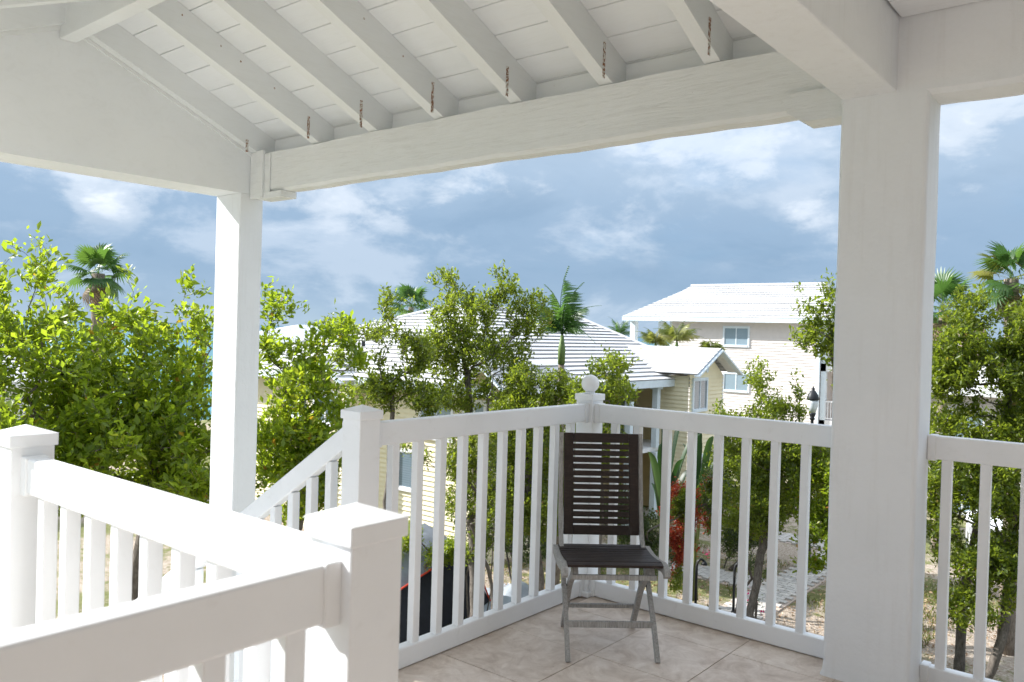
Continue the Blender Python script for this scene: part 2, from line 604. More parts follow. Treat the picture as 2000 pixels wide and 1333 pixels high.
class MB:
    def __init__(self):
        self.v, self.f = [], []

    def add(self, vs, fs):
        o = len(self.v)
        self.v += [tuple(p) for p in vs]
        self.f += [tuple(i + o for i in q) for q in fs]
        return self

    def box(self, x0, x1, y0, y1, z0, z1):
        v = [(x, y, z) for z in (z0, z1) for y in (y0, y1) for x in (x0, x1)]
        return self.add(v, [(0, 2, 3, 1), (4, 5, 7, 6), (0, 1, 5, 4), (2, 6, 7, 3), (0, 4, 6, 2), (1, 3, 7, 5)])

    def cbox(self, x0, x1, y0, y1, z0, z1, c=0.004):
        """box with chamfered edges"""
        bm = bmesh.new()
        bmesh.ops.create_cube(bm, size=1.0)
        for v in bm.verts:
            v.co = Vector(((x0 + x1) / 2 + v.co.x * (x1 - x0), (y0 + y1) / 2 + v.co.y * (y1 - y0), (z0 + z1) / 2 + v.co.z * (z1 - z0)))
        bmesh.ops.bevel(bm, geom=bm.edges[:], offset=c, segments=2, profile=0.5, affect='EDGES')
        bm.verts.index_update()
        self.add([v.co[:] for v in bm.verts], [[v.index for v in f.verts] for f in bm.faces])
        bm.free()
        return self

    def prism(self, pts, axis, a0, a1):
        """extrude a polygon (list of 2D points in the other two axes) along axis"""
        n = len(pts)

        def mk(p, a):
            return {'x': (a, p[0], p[1]), 'y': (p[0], a, p[1]), 'z': (p[0], p[1], a)}[axis]
        v = [mk(p, a0) for p in pts] + [mk(p, a1) for p in pts]
        f = [tuple(range(n))[::-1], tuple(range(n, 2 * n))] + [(i, (i + 1) % n, n + (i + 1) % n, n + i) for i in range(n)]
        return self.add(v, f)

    def bar(self, a, b, w, h, up=(0, 0, 1)):
        """rectangular bar from a to b"""
        a, b = Vector(a), Vector(b)
        d = (b - a).normalized()
        s = d.cross(Vector(up))
        if s.length < 1e-5:
            s = d.cross(Vector((1, 0, 0)))
        s.normalize()
        u = s.cross(d)
        v = []
        for p in (a, b):
            for i, j in ((-1, -1), (1, -1), (1, 1), (-1, 1)):
                v.append(p + s * (i * w / 2) + u * (j * h / 2))
        return self.add(v, [(3, 2, 1, 0), (4, 5, 6, 7), (0, 1, 5, 4), (1, 2, 6, 5), (2, 3, 7, 6), (3, 0, 4, 7)])

    def tube(self, pts, rad, n=8, cap=True):
        pts = [Vector(p) for p in pts]
        rad = [rad] * len(pts) if isinstance(rad, (int, float)) else rad
        vs_, fs = [], []
        prev = None
        for i, p in enumerate(pts):
            d = (pts[min(i + 1, len(pts) - 1)] - pts[max(i - 1, 0)]).normalized()
            s = d.cross(Vector((0.13, 0.91, 0.31))) if prev is None else (prev - d * prev.dot(d))
            if s.length < 1e-4:
                s = d.cross(Vector((1, 0, 0)))
            s.normalize()
            prev = s
            u = d.cross(s)
            for k in range(n):
                a = 2 * math.pi * k / n
                vs_.append(p + (s * math.cos(a) + u * math.sin(a)) * rad[i])
        for i in range(len(pts) - 1):
            for k in range(n):
                k2 = (k + 1) % n
                fs.append((i * n + k, i * n + k2, (i + 1) * n + k2, (i + 1) * n + k))
        if cap:
            fs.append(tuple(range(n))[::-1])
            fs.append(tuple((len(pts) - 1) * n + k for k in range(n)))
        return self.add(vs_, fs)

    def lathe(self, prof, n=20, c=(0, 0)):
        vs_, fs = [], []
        for r_, z_ in prof:
            for k in range(n):
                a = 2 * math.pi * k / n
                vs_.append((c[0] + r_ * math.cos(a), c[1] + r_ * math.sin(a), z_))
        for i in range(len(prof) - 1):
            for k in range(n):
                k2 = (k + 1) % n
                fs.append((i * n + k, i * n + k2, (i + 1) * n + k2, (i + 1) * n + k))
        fs.append(tuple(range(n))[::-1])
        fs.append(tuple((len(prof) - 1) * n + k for k in range(n)))
        return self.add(vs_, fs)

    def mesh(self, name, mat, smooth=False):
        me = bpy.data.meshes.new(name)
        me.from_pydata(self.v, [], self.f)
        me.materials.append(MAT[mat] if isinstance(mat, str) else mat)
        if smooth:
            me.polygons.foreach_set('use_smooth', [True] * len(me.polygons))
        me.update()
        return me

    def build(self, name, mat, parent=None, loc=None, smooth=False):
        o = bpy.data.objects.new(name, self.mesh(name, mat, smooth))
        if loc is not None:
            o.location = loc
        return link(o, parent)


def inst(name, me, parent=None, loc=(0, 0, 0), rot=(0, 0, 0)):
    o = bpy.data.objects.new(name, me)
    o.location = loc
    o.rotation_euler = rot
    return link(o, parent)


def np_mesh(name, verts, faces, mat, rnd=None, smooth=False):
    """numpy arrays -> mesh; faces (N,3) or (N,4)"""
    me = bpy.data.meshes.new(name)
    k = faces.shape[1]
    me.vertices.add(len(verts))
    me.vertices.foreach_set('co', np.ascontiguousarray(verts, dtype=np.float32).ravel())
    me.loops.add(faces.size)
    me.loops.foreach_set('vertex_index', np.ascontiguousarray(faces, dtype=np.int32).ravel())
    me.polygons.add(len(faces))
    me.polygons.foreach_set('loop_start', np.arange(0, faces.size, k, dtype=np.int32))
    if rnd is not None:
        at_ = me.attributes.new('rnd', 'FLOAT', 'POINT')
        at_.data.foreach_set('value', np.ascontiguousarray(rnd, dtype=np.float32))
    me.materials.append(MAT[mat] if isinstance(mat, str) else mat)
    me.update(calc_edges=True)
    if smooth:
        me.polygons.foreach_set('use_smooth', [True] * len(me.polygons))
    return me


# =================================================================== LARGE SETTING
# ground sheet and sea
def make_ground():
    n = 60
    xs = np.concatenate([np.linspace(-70, -30, 14), np.linspace(-29, 12, 60), np.linspace(14, 90, 16)])
    ys = np.concatenate([np.linspace(-60, -6, 14), np.linspace(-5, 50, 70), np.linspace(53, 120, 16)])
    X, Y = np.meshgrid(xs, ys)
    Z = G + 0.05 * np.sin(X * 0.9 + 1.3 * np.sin(Y * 0.37)) * np.cos(Y * 0.8) + 0.03 * np.sin(X * 2.3 + Y * 1.7)
    path = ((X > -9.2) & (X < -6.9) & (Y > 12) & (Y < 34)) | ((Y > 20.2) & (Y < 22.4) & (X > -17) & (X < -8))
    Z = np.where(path, G - 0.02, Z)
    shore = -42 + 0.0 * Y
    Z = np.where(X < -52, G - 1.8, Z)
    V = np.stack([X.ravel(), Y.ravel(), Z.ravel()], 1)
    nx, ny = len(xs), len(ys)
    i = np.arange(nx * ny).reshape(ny, nx)
    F = np.stack([i[:-1, :-1], i[:-1, 1:], i[1:, 1:], i[1:, :-1]], -1).reshape(-1, 4)
    o = bpy.data.objects.new('ground', np_mesh('ground', V, F, 'ground', None, True))
    link(o)
    tag(o, 'sandy soil and patchy grass ground around the houses', 'ground', None, 'structure')


make_ground()
S = 9000
sea = MB().add([(-S, -S, G - 1.1), (S, -S, G - 1.1), (S, S, G - 1.1), (-S, S, G - 1.1)], [(0, 1, 2, 3)]).build('sea', 'sea')
tag(sea, 'turquoise sea reaching the horizon behind the trees', 'sea', None, 'structure')


# paved garden path
def make_path():
    base = MB().box(-8.62, -7.43, 12, 34, G - 0.06, G + 0.012).box(-17, -8.62, 20.68, 21.92, G - 0.06, G + 0.010).box(-17, -8.62, 26.3, 27.6, G - 0.06, G + 0.010).build('path', 'grout')
    tag(base, 'grey paved garden path below the balcony', 'path', None, 'structure')
    pw, pl, gap = 0.195, 0.28, 0.014
    me = MB().cbox(-pl / 2 + gap / 2, pl / 2 - gap / 2, -pw / 2 + gap / 2, pw / 2 - gap / 2, 0, 0.045, 0.008).mesh('paver', 'paver')
    rest = MB()
    k = 0
    for j in range(int((34 - 12) / pw)):
        y = 12 + (j + 0.5) * pw
        off = (j % 2) * pl / 2
        for i in range(-1, 5):
            x = -8.60 + off + (i + 0.5) * pl
            if x - pl / 2 < -8.63 or x + pl / 2 > -7.40:
                continue
            if 16.5 < y < 26.0 and k < 290:
                inst('paver', me, base, (x, y, G + 0.008 + random.uniform(0, .006)), (random.uniform(-.01, .01), random.uniform(-.01, .01), random.uniform(-.01, .01)))
                k += 1
            else:
                rest.box(x - pl / 2 + gap / 2, x + pl / 2 - gap / 2, y - pw / 2 + gap / 2, y + pw / 2 - gap / 2, G - 0.01, G + 0.05 + random.uniform(0, .006))
    for y0, y1 in ((20.7, 21.9), (26.32, 27.58)):
        for i in range(int(8.3 / pw)):
            x = -8.66 - (i + 0.5) * pw
            for j in range(-1, 5):
                y = y0 + (i % 2) * pl / 2 + (j + 0.5) * pl
                if y - pl / 2 < y0 - 0.02 or y + pl / 2 > y1 + 0.02:
                    continue
                rest.box(x - pw / 2 + gap / 2, x + pw / 2 - gap / 2, y - pl / 2 + gap / 2, y + pl / 2 - gap / 2, G - 0.01, G + 0.05 + random.uniform(0, .006))
    tag(rest.build('paver_field', 'paver', base), kind='stuff')


make_path()


# =================================================================== THE PORCH
def make_floor():
    slab = MB()
    slab.box(-2.66, 5.0, 0.80, 3.92, -0.30, -0.0035).box(-1.16, 5.0, -3.2, 0.80, -0.30, -0.0035)
    o = slab.build('porch_floor', 'grout')
    tag(o, 'raised porch floor slab laid with beige travertine tiles', 'floor', None, 'structure')
    s, g = 0.457, 0.003
    me = MB().cbox(g / 2, s - g / 2, g / 2, s - g / 2, -0.0034, 0.0, 0.0012).mesh('floor_tile', 'tile')
    nx0 = -2.02
    for i in range(-1, 15):
        for j in range(-14, 2):
            x = nx0 + i * s
            y = 3.088 + j * s
            if y > 3.5 or y < -3.2:
                continue
            if x < -1.0 and y < 0.75:
                continue
            if x > 3.5:
                continue
            inst('floor_tile', me, o, (x, y, random.uniform(-.0008, .0008)))
    # cut row along the far edge and along the stair edge
    me2 = MB().cbox(g / 2, s - g / 2, g / 2, 3.90 - 3.545 - g / 2, -0.0034, 0.0, 0.0012).mesh('floor_tile', 'tile')
    for i in range(-1, 12):
        inst('floor_tile', me2, o, (nx0 + i * s, 3.545, 0))
    w = 2.66 - (2.02 + s)
    me3 = MB().cbox(g / 2, w - g / 2, g / 2, s - g / 2, -0.0034, 0.0, 0.0012).mesh('floor_tile', 'tile')
    for j in range(-5, 2):
        y = 3.088 + j * s
        if 0.75 < y < 3.4:
            inst('floor_tile', me3, o, (-2.655, y, 0))
    edge = MB().cbox(-2.70, -2.60, 0.78, 3.96, -0.32, 0.006, 0.004).cbox(-2.60, 5, 3.86, 3.96, -0.32, 0.004, 0.004)
    edge.build('edge_trim', 'trim', o)


make_floor()


def make_house_body():
    """the storeys that carry the porch, and the walls behind the camera"""
    h = empty('balcony_house', (1.5, 0, G), 0, 'cream house wall that carries the balcony and its porch', 'house')
    lo = MB().box(-2.55 - 1.5, 3.5, 1.0, 3.8, 0, 5.2 - 0.32).box(-1.05 - 1.5, 3.5, -9, 1.0, 0, 5.2 - 0.32)
    lo.build('lower_wall', 'cream', h)
    up = MB().box(-1.1 - 1.5, 3.5, -9, -3.2, 5.2 - 0.3, 5.2 + 2.8).box(2.0, 3.5, -3.2, 3.6, 5.2, 5.2 + 2.8)
    up.build('upper_wall', 'stucco', h)
    rf = MB().prism([(-9.4, 3.12), (3.95, 3.12), (-2.7, 5.6)], 'x', -0.95 - 1.5, 4.0)
    r_ = rf.build('roof', 'roof', h)
    r_.location = (0, 0, 5.2)
    d = MB().cbox(-0.2 - 1.5, 0.8 - 1.5, -3.24, -3.19, 5.2, 5.2 + 2.1, 0.01).build('door', 'trim', h)
    MB().box(-0.08 - 1.5, 0.68 - 1.5, -3.2, -3.175, 5.2 + 0.5, 5.2 + 1.95).build('pane', 'pane2', d)
    MB().lathe([(0.03, 0), (0.03, 0.04)], 10, (0.62 - 1.5, -3.165)).build('handle', 'blackmetal', d, (0, 0, 5.2 + 1.0))


make_house_body()

BZ = 2.49      # underside of beams and gable


def make_columns():
    def col(x0, x1, y0, y1, z0, z1, label, rnd=0.035):
        # rounded corners and a slight flare at the foot
        cx, cy_ = (x0 + x1) / 2, (y0 + y1) / 2
        o = empty('stucco_column', (cx, cy_, z0), 0, label, 'column', 'white stucco porch columns')
        b = MB()
        hw, hd = (x1 - x0) / 2, (y1 - y0) / 2
        pts = []
        for sx, sy, a0 in ((1, 1, 0), (-1, 1, 90), (-1, -1, 180), (1, -1, 270)):
            for k in range(4):
                a = R(a0 + 30 * k)
                pts.append((sx * (hw - rnd) + rnd * math.cos(a), sy * (hd - rnd) + rnd * math.sin(a)))
        H = z1 - z0
        n = len(pts)
        vs_, fs = [], []
        zs = [0, 0.02, 0.06] + list(np.linspace(0.2, H, 16))
        for zi in zs:
            s = 1 + 0.07 * max(0, 1 - zi / 0.06) ** 2 * (1 if z0 > -1 else 0)
            for p in pts:
                vs_.append((p[0] * s + 0.0012 * math.sin(zi * 9 + p[1] * 30), p[1] * s + 0.0012 * math.cos(zi * 7 + p[0] * 30), zi))
        for i in range(len(zs) - 1):
            for k in range(n):
                k2 = (k + 1) % n
                fs.append((i * n + k, i * n + k2, (i + 1) * n + k2, (i + 1) * n + k))
        fs.append(tuple(range(n))[::-1])
        fs.append(tuple((len(zs) - 1) * n + k for k in range(n)))
        b.add(vs_, fs).build('shaft', 'stucco', o)
        return o
    col(-1.165, -0.815, 3.60, 3.815, 0.0, BZ - 0.002, 'wide white stucco column between the two railings beside the chair', 0.02)
    col(-6.14, -5.79, 3.60, 3.81, G, BZ - 0.002, 'tall white stucco column under the gable corner, trees on both sides', 0.012)
    col(-6.14, -5.79, 0.60, 0.81, G, BZ - 0.002, 'white stucco column under the stair end of the gable', 0.012)


make_columns()
SL = 0.425     # roof slope
YR = 2.29      # ridge line
RB0 = 2.81     # rafter underside at y = 3.70
CE0 = 3.005    # ceiling plane at y = 3.70


def make_beams():
    b = empty('timber_beam', (-3.4, 3.7, BZ), 0, 'rough white timber beam spanning between the two columns under the rafters', 'beam')
    bb = MB()
    # long beam with slightly uneven lower arris
    xs = np.linspace(-5.785, -1.17, 40)
    vs_, fs = [], []
    for x in xs:
        w = 0.003 * math.sin(x * 5.3) + 0.002 * math.sin(x * 17)
        for (y, z) in ((3.70, BZ + 0.022 + w), (3.722, BZ + w), (3.82, BZ + w), (3.84, BZ + 0.02), (3.84, 2.795), (3.70, 2.797 + w)):
            vs_.append((x + 3.4, y - 3.7, z - BZ))
    for i in range(len(xs) - 1):
        for k in range(6):
            k2 = (k + 1) % 6
            fs.append((i * 6 + k, (i + 1) * 6 + k, (i + 1) * 6 + k2, i * 6 + k2))
    fs += [(0, 1, 2, 3, 4, 5), tuple((len(xs) - 1) * 6 + k for k in range(6))[::-1]]
    bb.add(vs_, fs).build('beam_body', 'beam', b)
    # corbel at the wide column: bevelled nose
    MB().prism([(-1.432 + 3.4, 0.002), (-1.36 + 3.4, -0.048), (-1.166 + 3.4, -0.048), (-1.166 + 3.4, 0.09), (-1.432 + 3.4, 0.09)], 'y', -0.018, 0.13).build('corbel', 'beam', b)
    MB().cbox(-5.70 + 3.4, -5.37 + 3.4, -0.015, 0.13, -0.05, 0.0, 0.004).build('corbel', 'beam', b)
    # strap plate wrapping the beam end
    MB().cbox(-5.785 + 3.4, -5.69 + 3.4, -0.020, 0.0, -0.04, 0.325, 0.003).build('strap', 'beam', b)
    MB().cbox(-5.69 + 3.4, -5.60 + 3.4, -0.034, 0.0, -0.045, 0.330, 0.006).build('strap_cover', 'beam', b)
    MB().cbox(-5.60 + 3.4, -5.53 + 3.4, -0.012, 0.0, -0.01, 0.30, 0.004).build('strap_cover', 'beam', b)
    nb = empty('timber_beam', (-3.4, 0.81, BZ), 0, 'white timber beam along the stair side of the porch roof', 'beam')
    MB().cbox(-5.785 + 3.4, -1.16 + 3.4, -0.07, 0.07, 0, 0.305, 0.006).build('beam_body', 'beam', nb)
    # girder over the wide column running towards the house
    g = empty('stucco_girder', (-1.05, 0.2, BZ), 0, 'smooth white girder running from the wide column over to the house wall', 'beam')
    MB().cbox(-0.11, 0.11, -3.4, 3.48, 0, 0.62, 0.006).build('girder_body', 'stucco', g)
    # lintel to the right of the wide column
    l_ = empty('stucco_lintel', (2.0, 3.7, BZ), 0, 'white plaster lintel over the opening beyond the wide column', 'beam')
    xs = np.linspace(-3.163, 3.0, 60)
    vs_, fs = [], []
    rr = random.Random(3)
    for x in xs:
        w = -0.03 + rr.uniform(-0.004, 0.004)
        for (y, z) in ((-0.10, 0.02 + w), (-0.08, w), (0.10, w), (0.115, 0.02 + w), (0.115, 0.6), (-0.10, 0.6)):
            vs_.append((x, y, z))
    for i in range(len(xs) - 1):
        for k in range(6):
            k2 = (k + 1) % 6
            fs.append((i * 6 + k, (i + 1) * 6 + k, (i + 1) * 6 + k2, i * 6 + k2))
    fs += [(0, 1, 2, 3, 4, 5), tuple((len(xs) - 1) * 6 + k for k in range(6))[::-1]]
    MB().add(vs_, fs).build('lintel_body', 'stucco', l_)
    # flat ceiling boards beside the girder
    s = empty('flat_ceiling', (2.0, 0.2, 2.79), 0, 'flat white boarded ceiling above the house side of the girder', 'ceiling')
    y = -3.4
    while y < 3.35:
        y1 = min(y + 0.30, 3.398)
        MB().cbox(-2.93, 2.9, y + 0.003, y1 - 0.003, 0, 0.02, 0.003).build('ceiling_board', 'board', s)
        y = y1
    MB().box(-2.94, 3.0, -3.4, 3.5, 0.021, 0.05).build('backing', 'gap', s)


make_beams()


def make_gable():
    g = empty('gable_wall', (-5.965, YR, BZ), 0, 'white triangular gable end wall over the stairs', 'wall')
    zt = lambda y: CE0 + SL * (3.70 - y) if y > YR else CE0 + SL * (3.70 - (2 * YR - y))
    y0, y1 = 2 * YR - 3.84, 3.84
    pts = [(y0 - YR, 0), (y1 - YR, 0), (y1 - YR, zt(y1) - BZ + 0.05), (0, zt(YR) - BZ + 0.05), (y0 - YR, zt(y0) - BZ + 0.05)]
    MB().prism(pts, 'x', -0.175, 0.175).build('panel', 'gable', g)
    # thin trim following the rafters and bottom shadow line
    for sgn in (1, -1):
        a = (0.182, 1.50 * sgn, RB0 + SL * (3.70 - (YR + 1.50)) - BZ - 0.014)
        b = (0.182, 0.05 * sgn, RB0 + SL * (3.70 - YR - 0.05) - BZ - 0.014)
        MB().bar(a, b, 0.022, 0.024).build('trim_strip', 'rafter', g)


make_gable()


def make_roof():
    rf = empty('porch_roof', (-3.5, YR, 2.8), 0, 'open white porch roof with rafters and boarded underside', 'roof')
    ox, oy, oz = -3.5, YR, 2.8
    L_in = 3.70
    # rafters
    xsr = [-5.786, -5.03, -4.385, -3.755, -3.115, -2.49, -1.868, -1.24]
    run = 3.98 - (YR + 0.03)

    def raf(sgn):
        b = MB()
        w = 0.085
        y_in, y_out = 0.0, 1.68
        zi = RB0 + SL * (3.70 - YR) - oz
        zo = RB0 + SL * (3.70 - (YR + y_out)) - oz
        d = CE0 - RB0
        P = [(sgn * y_in, zi), (sgn * y_out, zo), (sgn * y_out, zo + d), (sgn * y_in, zi + d)]
        if sgn < 0:
            P = P[::-1]
        v = []
        for x in (0.0, w):
            v += [(x, p[0], p[1]) for p in P]
        b.add(v, [(3, 2, 1, 0), (4, 5, 6, 7), (0, 1, 5, 4), (1, 2, 6, 5), (2, 3, 7, 6), (3, 0, 4, 7)])
        return b.mesh('rafter', 'rafter')
    far, near = raf(1), raf(-1)
    strap = MB().cbox(0.0855, 0.0880, 1.290, 1.312, 0.0, 0.19, 0.0008).mesh('hurricane_strap', 'rust')
    spot = MB().lathe([(0.006, 0), (0.007, 0.002), (0.002, 0.003)], 8).mesh('rusty_nail', 'rust')
    for k, x in enumerate(xsr):
        r1 = inst('rafter', far, rf, (x - ox, 0, 0))
        inst('rafter', near, rf, (x - ox, 0, 0))
        if k < 7:
            h = bpy.data.objects.new('hurricane_strap', strap)
            link(h, r1)
            h.location = (0, (0.0, .02, -.03, .015, -.02, .03, -.01)[k], (0, .012, -.006, .01, 0, .008, -.004)[k])
            h.scale = (1, 1, (0.5, 0.85, 0.95, 1.0, 0.9, 1.0, 0.95)[k])
            if k in (1, 3):
                for q in range(4):
                    s_ = bpy.data.objects.new('rusty_nail', spot)
                    link(s_, r1)
                    yy = 0.35 + 0.22 * q + random.uniform(-.05, .05)
                    s_.location = (0.0855, yy, RB0 + SL * (3.70 - YR - yy) - oz + 0.13)
                    s_.rotation_euler = (0, R(90), 0)
    # ridge beam
    MB().cbox(-5.785 - ox, -1.16 - ox, -0.055, 0.045, 3.30 - oz, 3.30 + 0.36 - oz, 0.004).build('ridge_beam', 'rafter', rf)
    # ceiling boards, each board is a piece of its own, small steps between them
    sp = 0.1925
    first = 3.838 - YR
    for sgn in (1, -1):
        k = 0
        y1 = first + 0.1925
        while y1 > 0.04:
            y0 = max(y1 - sp, 0.03)
            c0 = CE0 + SL * (3.70 - YR - y0) - oz
            c1 = CE0 + SL * (3.70 - YR - y1) - oz
            g = 0.0035
            dz = random.uniform(0, 0.003)
            ya, yb = y0 + g, y1 - g
            za, zb = c0 - SL * g + dz, c1 + SL * g + dz
            v = []
            for x in (-5.79 - ox, -1.0 - ox):
                v += [(x, sgn * ya, za), (x, sgn * yb, zb), (x, sgn * yb, zb + 0.02), (x, sgn * ya, za + 0.02)]
            MB().add(v, [(3, 2, 1, 0), (4, 5, 6, 7), (0, 1, 5, 4), (1, 2, 6, 5), (2, 3, 7, 6), (3, 0, 4, 7)]).build('ceiling_board', 'board', rf)
            y1 = y0 if y0 > 0.031 else 0
            k += 1
        # covering above
        yo = first + 0.22
        za, zb = CE0 + SL * (3.70 - YR) - oz + 0.023, CE0 + SL * (3.70 - YR - yo) - oz + 0.023
        v = []
        for x in (-6.45 - ox, -1.0 - ox):
            v += [(x, 0, za), (x, sgn * yo, zb), (x, sgn * yo, zb + 0.10), (x, 0, za + 0.10)]
        MB().add(v, [(3, 2, 1, 0), (4, 5, 6, 7), (0, 1, 5, 4), (1, 2, 6, 5), (2, 3, 7, 6), (3, 0, 4, 7)]).build('roof_covering', 'roof', rf)
    # blocking board behind the beam closing the eave
    MB().cbox(-5.785 - ox, -1.17 - ox, 3.845 - oy, 3.865 - oy, 2.60 - oz, 3.0 - 0.06 - oz, 0.003).build('frieze_board', 'board', rf)


make_roof()

# ------------------------------------------------------------------ railings
RT = 1.065     # top of rail
RH, RW = 0.098, 0.052


def rail_panel(p0, p1, label, group='white balcony railing panels', drop=0.0, first=None, spacing=0.1425, bw=0.038, brackets=(True, True), bal_x=None, nm='balcony_railing'):
    """railing between two ends (plan points); drop = fall of the far end for stair rails"""
    p0, p1 = Vector((*p0, 0)), Vector((*p1, 0))
    d = p1 - p0
    Lg = d.length
    rz = math.atan2(d.y, d.x)
    o = empty(nm, p0, rz, label, 'railing', group)
    k = drop / Lg

    def sk(me_builder):
        me_builder.v = [(x, y, z - k * x) for x, y, z in me_builder.v]
        return me_builder
    tr = MB().cbox(0, Lg, -RW / 2, RW / 2, RT - RH, RT, 0.006)
    sk(tr).build('top_rail', 'vinyl', o)
    br = MB().cbox(0, Lg, -RW / 2, RW / 2, 0.004, 0.092, 0.006)
    sk(br).build('bottom_rail', 'vinyl', o)
    h0, h1 = 0.088, RT - RH + 0.004
    bal = MB().cbox(-bw / 2, bw / 2, -bw / 2, bw / 2, h0 - (abs(k) * bw if k else 0), h1, 0.003)
    me = bal.mesh('baluster', 'vinyl')
    if bal_x is None:
        n = max(1, int(round(Lg / spacing)) - 1)
        st = Lg / (n + 1)
        bal_x = [st * (i + 1) for i in range(n)]
    for x in bal_x:
        inst('baluster', me, o, (x, 0, -k * x))
    bm_ = MB().cbox(-0.003, 0.030, -RW / 2 - 0.006, RW / 2 + 0.006, RT - RH - 0.006, RT + 0.003, 0.004)
    bm2 = MB().cbox(-0.003, 0.030, -RW / 2 - 0.006, RW / 2 + 0.006, 0.001, 0.097, 0.004)
    mt, mb_ = bm_.mesh('bracket', 'vinyl'), bm2.mesh('bracket', 'vinyl')
    if brackets[0]:
        inst('bracket', mt, o, (0, 0, 0))
        inst('bracket', mb_, o, (0, 0, 0))
    if brackets[1]:
        inst('bracket', mt, o, (Lg - 0.027, 0, -drop))
        inst('bracket', mb_, o, (Lg - 0.027, 0, -drop))
    return o


def rail_post(x, y, label, w=0.108, h=1.118, ball=False, base=False, z0=0.0):
    o = empty('railing_post', (x, y, z0), 0, label, 'post', 'white square railing posts')
    MB().cbox(-w / 2, w / 2, -w / 2, w / 2, 0, h - 0.03, 0.004).build('shaft', 'vinyl', o)
    c = w / 2 + 0.007
    cap = MB()
    cap.cbox(-c, c, -c, c, h - 0.035, h, 0.003)
    if not ball:
        cap.add([(-c, -c, h - 0.001), (c, -c, h - 0.001), (c, c, h - 0.001), (-c, c, h - 0.001), (0, 0, h + 0.022)], [(0, 1, 4), (1, 2, 4), (2, 3, 4), (3, 0, 4)])
    cp = cap.build('cap', 'vinyl', o)
    if ball:
        r_ = 0.050
        prof = [(0.030, h - 0.001), (0.027, h + 0.006), (0.026, h + 0.014)]
        for a in np.linspace(-58, 89, 16):
            prof.append((r_ * math.cos(R(a)), h + 0.056 + r_ * math.sin(R(a))))
        MB().lathe(prof, 28).build('ball_finial', 'vinyl', cp, None, True)
    if base:
        MB().cbox(-w / 2 - 0.018, w / 2 + 0.018, -w / 2 - 0.018, w / 2 + 0.018, 0.001, 0.03, 0.006).build('base_flange', 'vinyl', o)
    return o


XL = -2.545     # centre line of the left railing
YF = 3.795      # centre line of the far railing
rail_post(XL, YF, 'white corner post topped by a ball behind the chair', ball=True, base=True)
rail_post(XL, 2.155, 'white post with pyramid cap at the head of the stairs where the sloping rail starts')
rail_post(-1.083, 0.912, 'white post with pyramid cap where the two sunlit railings meet', w=0.112, h=1.128)
rail_post(-2.51, 0.905, 'sunlit white post with pyramid cap on the near side of the stair head', w=0.112, h=1.128)

lb = [2.33 + 0.1425 * i + 0.001 - 2.155 - 0.055 for i in range(9)]
rail_panel((XL, 2.155 + 0.055), (XL, YF - 0.055), 'white railing panel between the stair post and the ball-topped corner post', bal_x=[v for v in lb] + [lb[-1] + 0.1425])
rb = [-2.385, -2.218 - 0.022, -2.055 - 0.03, -1.912, -1.767, -1.622, -1.476, -1.330]
rail_panel((XL + 0.055, YF), (-1.168, YF), 'white railing panel between the ball-topped corner post and the wide column', bal_x=[v - (XL + 0.055) for v in (-2.372, -2.229, -2.055, -1.912, -1.767, -1.622, -1.476, -1.332)])
rail_panel((-0.812, YF), (1.9, YF), 'white railing panel running on beyond the wide column', bal_x=[v + 0.812 for v in np.arange(-0.742, 1.88, 0.1425)], brackets=(True, True))
rail_panel((-1.083 - 0.057, 0.912), (-2.51 + 0.057, 0.905), 'sunlit white railing panel beside the stair landing, leafy tree behind', bal_x=[v for v in np.arange(0.085, 1.27, 0.1405)])
rail_panel((-1.083, 0.912 - 0.057), (-1.083, -3.0), 'white railing panel with shaded inner face along the near edge of the porch', bal_x=[v for v in np.arange(0.075, 3.7, 0.1405)])


def make_stairs():
    st = empty('staircase', (-2.66, 1.53, 0), 0, 'white outdoor staircase going down between the railings', 'stairs')
    rise, going, n = 5.2 / 29, 0.27, 28
    for i in range(n):
        z = -(i + 1) * rise
        x = -i * going
        t = MB().cbox(x - going - 0.02, x, -0.60, 0.60, z - 0.045, z, 0.005).build('tread', 'trim', st)
        MB().box(x - 0.02, x - 0.002, -0.59, 0.59, z, z + rise - 0.046).build('riser', 'trim', t)
    for s in (-0.62, 0.62):
        MB().add([(0, s - 0.02, -0.30), (0, s + 0.02, -0.30), (0, s - 0.02, 0.0), (0, s + 0.02, 0.0),
                  (-n * going, s - 0.02, -n * rise - 0.34), (-n * going, s + 0.02, -n * rise - 0.34), (-n * going, s - 0.02, -n * rise - 0.04), (-n * going, s + 0.02, -n * rise - 0.04)],
                 [(0, 1, 3, 2), (4, 6, 7, 5), (0, 4, 5, 1), (2, 3, 7, 6), (0, 2, 6, 4), (1, 5, 7, 3)]).build('stringer', 'trim', st)
    sl = rise / going
    Lg = 2.7
    rail_panel((XL - 0.055, 2.155), (XL - 0.055 - Lg, 2.155), 'white sloping stair railing falling away from the far stair post', drop=Lg * 0.645, spacing=0.126, nm='stair_railing', group='white sloping stair railings')
    rail_panel((-2.51 - 0.057, 0.905), (-2.51 - 0.057 - Lg, 0.905), 'white sloping stair railing falling away from the near stair post', drop=Lg * 0.645, spacing=0.126, nm='stair_railing', group='white sloping stair railings')
    rail_post(XL - 0.11 - Lg, 2.155, 'white post part way down the stairs on the far side', z0=-Lg * 0.645)
    rail_post(-2.51 - 0.114 - Lg, 0.905, 'white post part way down the stairs on the near side', z0=-Lg * 0.645)


make_stairs()


